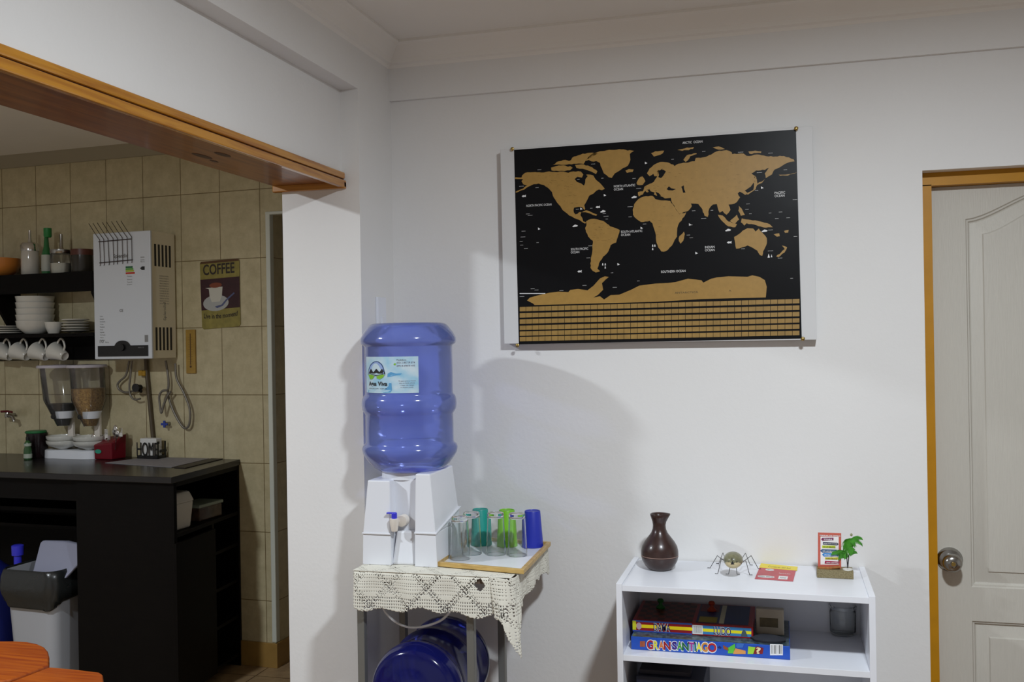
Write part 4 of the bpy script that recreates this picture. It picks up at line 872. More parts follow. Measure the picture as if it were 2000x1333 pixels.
# lid art: draughts left, ludo right; shelf shade is painted into its darkened colours
zt2 = Z3+h2+.0004
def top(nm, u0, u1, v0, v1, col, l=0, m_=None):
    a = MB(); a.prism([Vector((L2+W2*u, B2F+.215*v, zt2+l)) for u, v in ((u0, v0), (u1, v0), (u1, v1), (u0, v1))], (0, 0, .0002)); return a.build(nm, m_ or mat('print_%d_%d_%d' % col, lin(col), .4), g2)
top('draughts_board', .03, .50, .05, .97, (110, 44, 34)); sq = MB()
for i in range(8):
    for j in range(8):
        if (i+j) % 2: sq.prism([Vector((L2+W2*(.03+.05875*(i+a_)), B2F+.215*(.05+.115*(j+b_)), zt2+.0003)) for a_, b_ in ((0, 0), (1, 0), (1, 1), (0, 1))], (0, 0, .0001))
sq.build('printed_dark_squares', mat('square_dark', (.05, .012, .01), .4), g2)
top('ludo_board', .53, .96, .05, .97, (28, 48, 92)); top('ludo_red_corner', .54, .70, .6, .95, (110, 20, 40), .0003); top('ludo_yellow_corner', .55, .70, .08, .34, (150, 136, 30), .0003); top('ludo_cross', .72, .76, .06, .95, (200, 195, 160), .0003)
# pouch and loose things behind, jar on the right
zb = Z2+h1+.0008
p = onY(1504, 1220, 2.86); pc = thing('card_pack', 'small pale pack with dark square picture behind the game boxes', 'card pack', (p.x, 2.86, zb))
MB().box((p.x-.038, 2.85, zb), (p.x+.038, 2.875, onY(1504, 1189, 2.86).z)).build('pack', mat('pack_beige', lin((168, 160, 145)), .5, noise=.15), pc, bevel=.003)
zq = zb+.022; MB().box((p.x-.028, 2.8492, zq), (p.x+.022, 2.851, zq+.026)).build('printed_picture', mat('pack_picture', lin((96, 86, 62)), .5, noise=.4, nscale=60), pc)
p = onY(1488, 1238, 2.80); tag(MB().loops([[(x+ox, y+oy, zb+z) for x, y in arc2] for (ox, oy, z, arc2) in [(p.x+.018, 2.80, 0, [(.045*math.cos(t*math.pi/8), .03*math.sin(t*math.pi/8)) for t in range(16)]), (p.x+.018, 2.80, .006, [(.047*math.cos(t*math.pi/8)+.003*math.sin(3*t), .031*math.sin(t*math.pi/8)) for t in range(16)]), (p.x+.016, 2.80, .012, [(.03*math.cos(t*math.pi/8), .02*math.sin(t*math.pi/8)+.002*math.cos(5*t)) for t in range(16)])]]).build('dice_bag', mat('black_cloth', (.02, .022, .03), .8), smooth=60), 'small black cloth bag lying on the blue game box', 'bag')
for px, py, c_, nm in ((1290, 1172, (30, 90, 34), 'dark green game pawn standing at the back of the striped game box'), (1390, 1177, (150, 50, 24), 'dark orange game pawn standing at the back of the striped game box')):
    p = onY(px, py, 2.94); zz = Z3+h2+.0012; tp_ = thing('game_pawn', nm, 'game piece', (p.x, 2.94, zz), 0, 'pawns on the striped game box'); m_ = mat('pawn_%d' % px, lin(c_), .4); hh = max(.02, p.z-zz)
    MB().lathe([(0, 0), (.013, 0), (.014, .004), (.006, hh*.45), (.004, hh*.7), (0, hh*.7)], (p.x, 2.94, zz), 24).build('pawn_body', m_, tp_, smooth=50)
    MB().lathe([(0, hh*.6), (.008, hh*.7), (.010, hh*.9), (.007, hh*1.1), (0, hh*1.15)], (p.x, 2.94, zz), 16).build('pawn_head', m_, tp_, smooth=50)
jp = onZ(1646.5, 1239, Z2); js = (jp-CAM).dot(_f)/F_PX
tag(MB().lathe([(.0005, 0), (21*js, 0), (23.5*js, 2*js), (24.5*js, 8*js), (24.5*js, 44*js), (23*js, 49*js), (26*js, 51*js), (26.5*js, 56*js), (25*js, 57.5*js), (23.5*js, 57*js), (22.5*js, 49*js), (23*js, 44*js), (23*js, 9*js), (21*js, 4*js), (.0005, 3.4*js)], jp, 40, cap=False).build('glass_jar', mat('smoky_glass', (.93, .95, .94), .05, trans=1), smooth=40), 'empty clear glass jar at the right end of the middle shelf', 'jar')
# dark folder stack on the lowest visible shelf
z4 = s2-.262+.0005
for i, (a_, b_, zz, lb_) in enumerate(((1252, 1376, 0, 'dark blue flat box at the bottom left of the shelf unit'), (1247, 1352, 1, 'dark flat book lying on the dark blue box'))):
    pass
L4, R4 = onY(1245, 1330, 2.78).x, onY(1376, 1330, 2.78).x; zt4 = onY(1300, 1320, 2.78).z
tag(MB().box((L4, 2.76, z4), (R4, 2.98, zt4)).build('storage_box', mat('dark_blue_card', (.012, .016, .035), .5), bevel=.002), 'dark navy box on the lower shelf of the white unit', 'box')
L5, R5 = onY(1250, 1320, 2.79).x, onY(1350, 1320, 2.79).x
tag(MB().box((L5, 2.78, zt4), (R5, 2.97, zt4+.012)).build('book', mat('dark_cover', (.016, .014, .026), .45), bevel=.001), 'thin dark book lying on the navy box in the shelf unit', 'book')
# =================================================================== KITCHEN FURNITURE (in the frame of the kitchen wall)
KZT = 1.03
def sr(d): return -.196+.13*d
# worktop
wt = MB(); wt.hexa([(-2.4, -.645, KZT-.028), (sr(.645)+.006, -.645, KZT-.028), (sr(0)+.006, -.001, KZT-.028), (-2.4, -.001, KZT-.028), (-2.4, -.645, KZT), (sr(.645)+.006, -.645, KZT), (sr(0)+.006, -.001, KZT), (-2.4, -.001, KZT)])
M_top = mat('dark_worktop', (.012, .010, .010), .25, noise=.2, nscale=8)
o = wt.build('worktop', M_top, frame=KM, bevel=.002); tag(o, 'long dark brown worktop along the tiled kitchen wall', 'worktop')
cab = kthing('bar_cabinet', 'dark wenge bar cabinet with open side shelves under the kitchen worktop', 'cabinet', (-.4, -.3, 0))
ZB = KZT-.029
def cbx(name, s0, s1, d0, d1, z0, z1, m=M_dark, par=cab, bevel=0, skew=False):
    mb = MB()
    if skew: mb.hexa([(sr(d1)+s0, -d1, z0), (sr(d1)+s1, -d1, z0), (sr(d0)+s1, -d0, z0), (sr(d0)+s0, -d0, z0), (sr(d1)+s0, -d1, z1), (sr(d1)+s1, -d1, z1), (sr(d0)+s1, -d0, z1), (sr(d0)+s0, -d0, z1)])
    else: mb.box((s0, -d0, z0), (s1, -d1, z1))
    return mb.build(name, m, par, frame=KM, bevel=bevel)
cbx('front_panel', -.645, sr(.63), .60, .62, 0, ZB)
cbx('inner_panel', -.645, -.625, .02, .60, 0, ZB)
cbx('back_panel', -.645, sr(0)-.002, .004, .02, 0, ZB)
cbx('top_rail', -.30, -.0, .02, .60, ZB-.02, ZB, skew=True)
cbx('shelf_board', -.42, -.002, .02, .60, .755, .773, skew=True)
cbx('divider', -.42, -.002, .262, .28, .04, .755, skew=True)
for z in (.60, .42, .24, .05): cbx('narrow_shelf', -.30, -.006, .02, .262, z, z+.015, skew=True)
dcab = cbx('cabinet_door', -.004, .014, .275, .625, .05, .735, skew=True, bevel=.001)
cbx('knee_shade_sheet', -2.4, -.645, .002, .012, 0, ZB); cbx('front_apron', -2.4, -.645, .585, .60, .90, ZB)  # dark sheet added behind the knee space to stand in for its shade
cbx('edge_post', -.03, .0, .002, .02, 0, ZB, skew=True)
bk = kthing('shelf_rack', 'dark low shelf boards in the knee space under the worktop', 'shelf', (-1.2, -.15, 0))
cbx('rack_board', -2.2, -.66, .05, .30, .78, .80, par=bk); cbx('rack_board', -2.2, -.66, .05, .30, .70, .715, par=bk); cbx('rack_leg', -.70, -.66, .05, .30, 0, .70, par=bk); cbx('rack_leg', -2.2, -2.16, .05, .30, 0, .70, par=bk)
# white tub and food box on the open shelf
def inset(d, k): return sr(d)-k
tbv = kthing('storage_tub', 'white plastic tub with lid on the open side shelf of the cabinet', 'tub', (-.24, -.52, .7735))
tb_ = MB(); y0, y1 = -.585, -.43; x1 = sr(.5)-.02; tb_.hexa([(x1-.15, y0+.01, .7735), (x1-.012, y0+.01, .7735), (x1-.012, y1-.008, .7735), (x1-.15, y1-.008, .7735), (x1-.16, y0, .895), (x1, y0, .895), (x1, y1, .895), (x1-.16, y1, .895)]); tb_.build('tub_body', M_white2, tbv, frame=KM, bevel=.008)
tb_ = MB(); tb_.hexa([(x1-.165, y0-.005, .893), (x1+.005, y0-.005, .893), (x1+.005, y1+.005, .893), (x1-.165, y1+.005, .893), (x1-.150, y0+.012, .942), (x1-.012, y0+.012, .942), (x1-.012, y1-.012, .942), (x1-.150, y1-.012, .942)]); tb_.build('lid', M_white2, tbv, frame=KM, bevel=.010)
fb = kthing('food_box', 'low glass food box with pale green lid beside the white tub', 'food box', (-.24, -.25, .7735))
x1 = sr(.25)-.03; MB().box((x1-.13, -.33, .7735), (x1, -.15, .84)).build('box_body', mat('food_glass', (.12, .07, .05), .15, noise=.6, nscale=25), fb, frame=KM, bevel=.008)
MB().box((x1-.135, -.335, .838), (x1+.004, -.145, .853)).build('lid', mat('pale_green_lid', (.30, .36, .30), .4), fb, frame=KM, bevel=.004)
# bin with bag, blue bottle
bx0, bx1 = kD(22, 1215, .52).x, kD(172, 1215, .52).x; bcx = (bx0+bx1)/2; BR = .155; zr = kD(60, 1120, .66).z
bn = kthing('waste_bin', 'tall grey bin lined with a black bag, lid tipped open, in front of the cabinet', 'bin', (bcx, -.50, 0))
def rrect(cx, cy, hx, hy, z, r=.05, n=6):
    out = []
    for qx, qy, a0 in ((1, 1, 0), (-1, 1, 90), (-1, -1, 180), (1, -1, 270)):
        for i in range(n+1):
            a = math.radians(a0+90*i/n); out.append((cx+qx*(hx-r)+r*math.cos(a), cy+qy*(hy-r)+r*math.sin(a), z))
    return out
yc = -.50
MB().loops([rrect(bcx, yc, .120, .12, 0), rrect(bcx, yc, .15, .15, zr), rrect(bcx, yc, .145, .145, zr), rrect(bcx, yc, .115, .115, .02)], True, True).build('bin_body', M_bin, bn, frame=KM, smooth=50)
bg = MB(); rings = []
rn = random.Random(4)
for k_, (hx, dz) in enumerate(((.138, -.12), (.146, -.02), (.156, .008), (.163, -.002), (.168, -.03), (.172, -.07), (.170, -.11), (.160, -.145), (.157, -.15))):
    rg = rrect(bcx, yc, hx, hx, zr+dz, .06)
    rings.append([(x+rn.uniform(-.004, .004)*(k_ > 2), y+rn.uniform(-.004, .004)*(k_ > 2), z+(rn.uniform(-.004, .004)+(.022*math.sin(i*.45+1) if k_ > 5 else 0))*(k_ > 2)) for i, (x, y, z) in enumerate(rg)])
bg.loops(rings, True, False).build('bin_bag', M_bag, bn, frame=KM, smooth=80, solid=.001)
l0 = kD(60, 1130, .60); l1 = kD(125, 1132, .60); l2 = kD(170, 1073, .52); l3 = kD(130, 1058, .50); l4 = kD(82, 1057, .50)
lm = MB().prism([l0, l1, l1.lerp(l2, .5)+Vector((.008, 0, -.008)), l2, l2.lerp(l3, .5)+Vector((0, 0, .006)), l3, l4, l4+Vector((-.012, 0, -.012))], (0, .022, 0)); lm.build('lid', M_binlid, bn, frame=KM, bevel=.006)
b3 = kD(-8, 1230, .5); bz = kD(0, 1105, .5).z
bb = kthing('water_bottle', 'dark blue water bottle with bright blue cap at the left edge behind the bin', 'water bottle', (b3.x-.02, -.5, 0))
cxb = kD(-15, 1200, .5).x; MB().lathe([(.12, 0), (.1335, .02), (.1335, bz-.1), (.12, bz-.04), (.06, bz), (.03, bz+.03)], (cxb, -.5, 0), 40).build('bottle_body', mat('navy_gloss', (.008, .012, .10), .15), bb, frame=KM, smooth=50)
p = kD(28, 1075, .5); tm = MB().lathe([(.018, bz-.02), (.018, p.z-.03), (.027, p.z-.028), (.028, p.z+.018), (.02, p.z+.022), (0, p.z+.022)], (p.x, -.48, 0), 24); tag(tm.build('bottle', M_blue, frame=KM, smooth=50), 'narrow blue capped bottle beside the bag lined bin', 'bottle')
# wall shelf with brackets and mug hooks
wsf = kthing('wall_shelf', 'dark wall shelf of two boards with bowls, jars and hanging mugs', 'shelf', (-1.3, 0, 1.7))
e0, e1 = -2.3, kD(181, 552, .20).x; za = kD(90, 534, .2).z; zc_ = kD(90, 572, .2).z; zd = kD(90, 652, .2).z
def wb(n, *a, **k): return cbx(n, *a, par=wsf, m=M_dark, **k)
wb('upper_board', e0, e1, .0, .20, za-.022, za); wb('front_rail', e0, e1, .18, .20, zc_, za-.022); wb('lower_board', e0, e1-.008, 0, .19, zd-.018, zd); wb('hook_board', e0, e1-.004, 0, .02, zd-.14, zd-.018)
MB().prism([(e1-.02, 0, zc_-.02+.06), (e1-.02, -.19, zc_+.04), (e1-.02, -.19, zc_-.01), (e1-.02, -.07, zd), (e1-.02, 0, zd)], (.018, 0, 0)).build('end_bracket', M_dark, wsf, frame=KM)
xq = kD(12, 600, .1).x; MB().prism([(xq, 0, zc_+.02), (xq, -.18, zc_+.02), (xq, -.18, zc_-.02), (xq, -.05, zd), (xq, 0, zd)], (-.018, 0, 0)).build('middle_bracket', M_dark, wsf, frame=KM)
def pos(px, z, d): p = kD(px, 560, d); return Vector((p.x, -d, z))
def PX(d, n=1): return n*(CAM-(K0+KN*d+KE*-1.2)).length/F_PX   # metres per photo pixel near the shelf
u1 = PX(.12)
# things on the upper board
b = pos(2, za, .11); tag(MB().lathe([(.03, .0), (.05, .002), (.085, .03), (.095, .06), (.098, .098), (.094, .098), (.09, .06), (.07, .02), (.0, .012)], b, 40, cap=False).build('mixing_bowl', mat('orange_ceramic', (.62, .22, .04), .3), frame=KM, smooth=60), 'deep orange bowl at the left end of the upper shelf', 'bowl')
b = pos(60, za, .11); j = kthing('sugar_dispenser', 'glass sugar dispenser with tall chrome spout on the upper shelf', 'sugar dispenser', b)
MB().lathe([(0, 0), (13*u1, 0), (15*u1, 3*u1), (15*u1, 32*u1), (14*u1, 42*u1), (0, 42*u1)], b, 28).build('sugar_jar', mat('sugar_glass', (.55, .52, .46), .12, coat=.6), j, frame=KM, smooth=50)
MB().lathe([(15.5*u1, 42*u1), (16*u1, 52*u1), (13*u1, 56*u1), (4*u1, 58*u1), (2.6*u1, 64*u1), (2.4*u1, 78*u1), (0, 79*u1)], b, 28).build('chrome_spout', M_chrome, j, frame=KM, smooth=40)
b = pos(92, za, .11); j = kthing('cruet_bottle', 'slender green capped bottle with white label between sugar and salt jars', 'bottle', b)
MB().lathe([(0, 0), (8*u1, 0), (8.5*u1, 4*u1), (8*u1, 34*u1), (4.5*u1, 48*u1), (3.2*u1, 66*u1), (0, 66*u1)], b, 20).build('bottle_body', mat('green_glass', (.03, .16, .05), .15), j, frame=KM, smooth=50)
MB().lathe([(8.6*u1, 6*u1), (8.8*u1, 12*u1), (8.4*u1, 34*u1)], b, 20, cap=False).build('label', mat('bottle_label', (.45, .46, .40), .5), j, frame=KM, smooth=50)
MB().lathe([(5*u1, 64*u1), (6.5*u1, 66*u1), (6.5*u1, 80*u1), (0, 81*u1)], b+Vector((3*u1, 0, 0)), 16).build('cap', mat('green_cap', (.02, .22, .05), .4), j, frame=KM, smooth=40)
b = pos(121, za, .11); j = kthing('salt_jar', 'short glass jar half filled with salt and a steel shaker rod', 'jar', b)
MB().lathe([(0, 0), (17*u1, 0), (18.5*u1, 3*u1), (18.5*u1, 32*u1), (16*u1, 36*u1)], b, 32, cap=False).build('jar_glass', M_cglass, j, frame=KM, smooth=50)
MB().lathe([(0, .002), (17*u1, .002), (17.5*u1, 18*u1), (0, 20*u1)], b, 32).build('salt_fill', mat('salt', (.66, .63, .54), .9), j, frame=KM, smooth=50)
MB().lathe([(17*u1, 34*u1), (18.5*u1, 36*u1), (18.5*u1, 41*u1), (4*u1, 43*u1), (3*u1, 46*u1), (2.6*u1, 68*u1), (0, 69*u1)], b, 28).build('steel_lid', M_steel, j, frame=KM, smooth=40)
b = pos(162, za, .11); j = kthing('spice_jar', 'dark glass spice jar with brown lid at the right end of the upper shelf', 'jar', b)
MB().lathe([(0, 0), (17*u1, 0), (18*u1, 3*u1), (18*u1, 30*u1), (0, 32*u1)], b, 28).build('jar_body', mat('dark_spice', (.035, .03, .022), .2), j, frame=KM, smooth=50)
MB().lathe([(18.6*u1, 30*u1), (18.6*u1, 40*u1), (0, 40.5*u1)], b, 28).build('lid', mat('brown_lid', (.10, .03, .02), .4), j, frame=KM, smooth=40)
# stacked bowls, plates on the lower board
hb = 10.5*u1; first = None; words_ = ['lowest', 'second from the bottom', 'middle', 'second from the top', 'topmost']
for i in range(5):
    b = pos(68, zd+i*hb, .10)
    if first is None:
        first = MB().lathe([(0, 0), (16*u1, 0), (19*u1, 3*u1), (29*u1, 12*u1), (31*u1, 22*u1), (31.5*u1, 23*u1), (29.5*u1, 23*u1), (28*u1, 13*u1), (18*u1, 5*u1), (0, 4*u1)], (0, 0, 0), 40, cap=False).build('bowl', M_white2, smooth=55)
        c = first
    else: c = first.copy(); COL.objects.link(c)
    c.matrix_world = KM @ Matrix.Translation(b); tag(c, 'white bowl, %s of the stack on the lower shelf' % words_[i], 'bowl', 'white bowls stacked on the lower shelf')
b = pos(104, zd, .12); tag(MB().lathe([(0, 0), (9*u1, 0), (13*u1, 10*u1), (15*u1, 20*u1), (13.8*u1, 20*u1), (12*u1, 10*u1), (8*u1, 2*u1), (0, 2*u1)], b, 28, cap=False).build('small_bowl', M_white2, frame=KM, smooth=55), 'tiny white bowl between the bowl stack and the saucers', 'bowl')
first = None
for i in range(5):
    b = pos(146, zd+.004+i*4.6*u1, .10)
    if first is None: first = MB().lathe([(0, 0), (10*u1, 0), (22*u1, 3.2*u1), (22*u1, 4.2*u1), (10*u1, 1.2*u1), (0, 1.2*u1)], (0, 0, 0), 36, cap=False).build('saucer', M_white2, smooth=55); c = first
    else: c = first.copy(); COL.objects.link(c)
    c.matrix_world = KM @ Matrix.Translation(b); tag(c, 'white saucer, %s of the stack beside the heater' % words_[i], 'saucer', 'white saucers stacked on the lower shelf')
first = None
for i in range(4):
    b = pos(8, zd+i*3.8*u1, .10)
    if first is None: first = MB().lathe([(0, 0), (14*u1, 0), (30*u1, 3*u1), (30*u1, 4*u1), (14*u1, 1.1*u1), (0, 1.1*u1)], (0, 0, 0), 36, cap=False).build('plate', M_white2, smooth=55); c = first
    else: c = first.copy(); COL.objects.link(c)
    c.matrix_world = KM @ Matrix.Translation(b); tag(c, 'white plate, %s of the stack at the left edge' % words_[(0, 1, 3, 4)[i]], 'plate', 'white plates stacked on the lower shelf')
# mugs hanging by their handles
def mug_at(b, label, src=None):
    zc_v = Vector((-.917, .115, .36)).normalized(); xv = (Vector((.15, 0, 1))-zc_v*zc_v.dot(Vector((.15, 0, 1)))).normalized(); yv = zc_v.cross(xv)
    R_ = KM @ Matrix.Translation(b) @ Matrix(((xv.x, yv.x, zc_v.x, 0), (xv.y, yv.y, zc_v.y, 0), (xv.z, yv.z, zc_v.z, 0), (0, 0, 0, 1))) @ Matrix.Scale(1.12, 4)
    if src is None:
        rt = bpy.data.objects.new('mug', None); rt.empty_display_size = .04; COL.objects.link(rt); ROOTM[rt.name] = ID
        MB().lathe([(.001, .004), (.016, .004), (.019, 0), (.0215, .001), (.026, .02), (.036, .055), (.045, .078), (.0435, .079), (.034, .055), (.023, .022), (.018, .008), (.001, .007)], (0, 0, -.04), 36, cap=False).build('cup_body', M_white2, rt, smooth=55)
        MB().tube(smooth_pts([(.024, 0, -.022), (.045, 0, -.020), (.066, 0, 0), (.067, 0, .018), (.048, 0, .028), (.040, 0, .026)], 6), .0048, 10).build('handle', M_white2, rt, smooth=60)
    else: rt = src.copy(); COL.objects.link(rt); [(lambda d: (COL.objects.link(d), setattr(d, 'parent', rt)))(ch.copy()) for ch in list(src.children)]
    rt.matrix_world = R_; tag(rt, label, 'mug', 'white mugs hanging under the wall shelf'); return rt
m0 = None
for px, lb_ in ((116, 'white mug hanging nearest to the water heater, first from the right'), (80, 'white mug hanging under the shelf, second from the right'), (43, 'white mug hanging under the shelf, third from the right'), (10, 'white mug hanging at the left edge of the photo, farthest from the heater')):
    q = kD(px, 691, .12); b = Vector((q.x, -.12, q.z)); r_ = mug_at(b, lb_, m0); m0 = m0 or r_
hk = MB()
for px in (121, 86, 49, 16):
    q = kD(px, 662, .10); hk.tube([(q.x, -.018, q.z+.006), (q.x, -.13, q.z+.006), (q.x, -.135, q.z+.016)], .0025, 6)
hk.build('hook_rail', M_dark, wsf, frame=KM)

# gas water heater
H0, H1, HZ0, HZ1, HD = -.892, -.551, 1.545, 2.178, .205
ht = kthing('water_heater', 'white gas water heater hung on the kitchen tiles with black control strip', 'water heater', ((H0+H1)/2, 0, HZ0))
MB().box((H0, -HD+.012, HZ0), (H1, -.012, HZ1)).build('casing', M_heats, ht, frame=KM, bevel=.003)
MB().box((H0+.01, -.012, HZ0+.03), (H1-.01, 0, HZ1-.02)).build('wall_bracket', M_heats, ht, frame=KM)
MB().box((H0-.002, -HD, HZ0-.001), (H1+.004, -HD+.014, HZ1+.001)).build('front_cover', M_heat, ht, frame=KM, bevel=.004)
for z0_, z1_ in ((2.005, 2.115), (1.585, 1.70)):
    sl = MB()
    for i in range(5):
        y = -.045-.028*i; sl.box((H1-.002, y, z0_), (H1+.0008, y-.014, z1_))
    sl.build('vent_grille', M_ink, ht, frame=KM)
FY = -HD-.0006
def hp(u, v): return Vector((H0+(H1-H0)*u, FY, HZ0+(HZ1-HZ0)*v))
a = MB(); pts = [hp(.06, .02), hp(.95, .02), hp(.95, .105), hp(.64, .105)]+[hp(.50+.13*math.cos(math.radians(t)), .105+.04*math.sin(math.radians(t))) for t in range(20, 170, 15)]+[hp(.36, .105), hp(.06, .105)]
a.prism(pts, (0, -.003, 0)); pn = a.build('control_panel', M_black, ht, frame=KM, tri=True)
q = hp(.5, .09); MB().lathe([(.018, .0), (.017, .012), (0, .012)], (q.x, FY-.002, q.z), 24, axis='Y').build('dial_knob', M_black, pn, frame=KM, smooth=40)
a = MB(); put_text(a, 'MAX 10', hp(.78, .083)+Vector((0, -.0034, 0)), (1, 0, 0), (0, 0, 1), .006, .035); a.build('panel_lettering', M_grey, pn, frame=KM)
def hrect(nm, u0, u1, v0, v1, m_, l=0):
    a = MB(); a.prism([hp(u0, v0)+Vector((0, -l, 0)), hp(u1, v0)+Vector((0, -l, 0)), hp(u1, v1)+Vector((0, -l, 0)), hp(u0, v1)+Vector((0, -l, 0))], (0, -.0003, 0)); return a.build(nm, m_, ht, frame=KM)
hrect('green_energy_bar', .575, .70, .715, .728, mat('energy_green', (.01, .12, .04), .5)); hrect('light_green_energy_bar', .575, .71, .700, .713, mat('energy_lgreen', (.10, .35, .03), .5)); hrect('lime_energy_bar', .575, .72, .685, .698, mat('energy_lime', (.42, .50, .03), .5)); hrect('red_energy_bar', .575, .735, .667, .681, mat('energy_red', (.55, .05, .02), .5))
a = MB(); a.prism([hp(.83, .708), hp(.86, .722), hp(.91, .722), hp(.91, .694), hp(.86, .694)], (0, -.0003, 0)); a.build('black_rating_arrow', M_ink, ht, frame=KM)
hrect('blue_square_mark', .89, .95, .13, .185, M_grey)
a = MB(); put_text(a, 'Splendid', hp(.36, .80), (1, 0, 0), (0, 0, 1), .019, .088, .03); put_text(a, '10', hp(.09, .128), (1, 0, 0), (0, 0, 1), .017, .024, .01); put_text(a, 'litros', hp(.19, .128), (1, 0, 0), (0, 0, 1), .008, .022)
put_text(a, 'CE', hp(.455, .372), (1, 0, 0), (0, 0, 1), .013, .022, .03); a.build('printed_name', M_grey, ht, frame=KM)
a = MB()
for i, t_ in enumerate(('Caracteristicas', 'Encendido', 'Ionizado', 'Tiro natural', 'Modulante', 'Display digital', 'Seguridad', 'Gas licuado', 'Ahorro', 'Garantia')): put_text(a, t_, hp(.10, .335-.021*i), (1, 0, 0), (0, 0, 1), .0065, .018+.0035*((i*7) % 5))
for i in range(7): put_text(a, ('ENERGIA', 'Consumo', 'Marca', 'Modelo', 'Eficiencia', 'Potencia', 'kW')[i], hp(.60 if i > 2 else .84, (.79, .77, .755, .645, .62, .60, .58)[i]), (1, 0, 0), (0, 0, 1), .006, .03 if i > 2 else .024)
a.build('printed_small_text', mat('heater_print', (.22, .22, .22), .5), ht, frame=KM)
a = MB()
for i in range(12): put_text(a, 'INSTRUCCIONES DE USO GAS LICUADO'[i:i+14], (0, 0, 0), (1, 0, 0), (0, 0, 1), .006, .07, fn=lambda x, y, i=i: Vector((H1+.0006, -.135+x, 1.955-.0125*i+y)))
put_text(a, 'Splendid', (0, 0, 0), (1, 0, 0), (0, 0, 1), .02, .09, fn=lambda x, y: Vector((H1+.0006, -.09-y, 1.735+x))); a.build('side_print', mat('side_print_grey', (.28, .27, .24), .5), ht, frame=KM)
# wire rack hooked on the heater front
RY = -HD-.006; wr = kthing('wire_rack', 'thin dark wire rack hooked over the front of the water heater', 'rack', (-.8, RY, 2.05)); M_wire = mat('dark_wire', (.05, .035, .035), .4, .6)
def rp(x, y): q = kD(185+x*100/1025, 430+y*130/1333, -RY); return Vector((q.x, RY, q.z))
MB().tube([rp(75, 437), rp(735, 378)], .0022, 6).build('rod', M_wire, wr, frame=KM); MB().tube([rp(95, 860), rp(755, 797)], .0022, 6).build('rod', M_wire, wr, frame=KM)
a = MB()
for x0, x1 in ((95, 110), (178, 190), (265, 290), (365, 380), (450, 455), (548, 560), (645, 655), (735, 745)):
    yt = 437-(x0-75)*.09; yb = 860-(x1-95)*.095
    top_ = rp(x0-60, yt-140)+Vector((0, -.004, 0)); a.tube(smooth_pts([rp(x0-190, yt-360)+Vector((0, -.008, 0)), top_, rp(x0, yt-40), rp(x0, yt), rp(x1, yb), rp(x1-8, yb+60)], 3), .0016, 5)
a.build('wires', M_wire, wr, frame=KM)
# pipes and hoses under the heater
pi = kthing('gas_pipe', 'vertical brown copper gas pipe from heater down to the worktop', 'pipe', (-.62, -.03, KZT))
M_pipe = mat('painted_pipe', (.10, .075, .045), .5)
t0_, t1_ = kD(281, 735, .04), kD(293, 880, .04); MB().tube([(t0_.x-.005, -.016, HZ0), (t0_.x, -.016, t0_.z), (t1_.x+.008, -.013, KZT+.001)], .0105, 14).build('pipe_body', M_pipe, pi, frame=KM, smooth=60)
q = kD(275, 730, .04); MB().lathe([(.012, -.015), (.016, -.012), (.016, .012), (.011, .016)], (q.x+.008, -.018, q.z), 6).box((q.x-.022, -.034, q.z-.012), (q.x, -.02, q.z+.016)).build('valve', mat('brass_yellow', (.45, .26, .03), .4, .5), pi, frame=KM, bevel=.002)
M_hose = mat('braided_hose', (.22, .20, .17), .4, .4)
def hosepts(L, d=.03): return smooth_pts([(lambda q: Vector((q.x, -d, q.z)))(kD(180+x*220/1333, 700+y*220/1333, d)) for x, y in L], 5)
tag(MB().tube(hosepts([(440, 30), (400, 200), (330, 270), (300, 320), (330, 380), (400, 405), (470, 395), (530, 370)]), .0055, 8).build('hose', M_hose, frame=KM, smooth=70), 'short looped grey hose under the left of the water heater', 'hose')
tag(MB().tube(hosepts([(470, 30), (450, 240), (440, 330), (450, 430), (500, 490), (570, 480)], .045), .0050, 8).build('hose', M_hose, frame=KM, smooth=70), 'inner looped grey hose hanging beside the gas pipe', 'hose')
q = kD(180+545*.165, 700+350*.165, .05); tag(MB().lathe([(.012, -.02), (.016, -.016), (.016, .01), (.022, .014), (.022, .022), (0, .024)], (q.x, -.05, q.z), 12, axis='Y').tube([(q.x-.03, -.05, q.z+.0), (q.x+.02, -.05, q.z-.02)], .008, 8).build('gas_valve', M_black, frame=KM, smooth=40), 'black gas valve at the end of the looped hoses', 'valve')
tag(MB().tube(hosepts([(870, 30), (895, 180), (905, 300), (900, 440), (960, 620), (1040, 770), (1100, 830), (1150, 780), (1155, 600), (1080, 400), (1000, 240), (985, 60)]), .0060, 8).build('hose', M_hose, frame=KM, smooth=70), 'long grey hose hanging in a big loop below the right of the heater', 'hose')
tag(MB().tube(hosepts([(895, 380), (830, 390), (795, 450), (800, 540), (820, 650), (845, 560), (890, 450), (930, 395)], .05), .0058, 8).build('hose', M_hose, frame=KM, smooth=70), 'small narrow loop of grey hose in front of the long hose', 'hose')
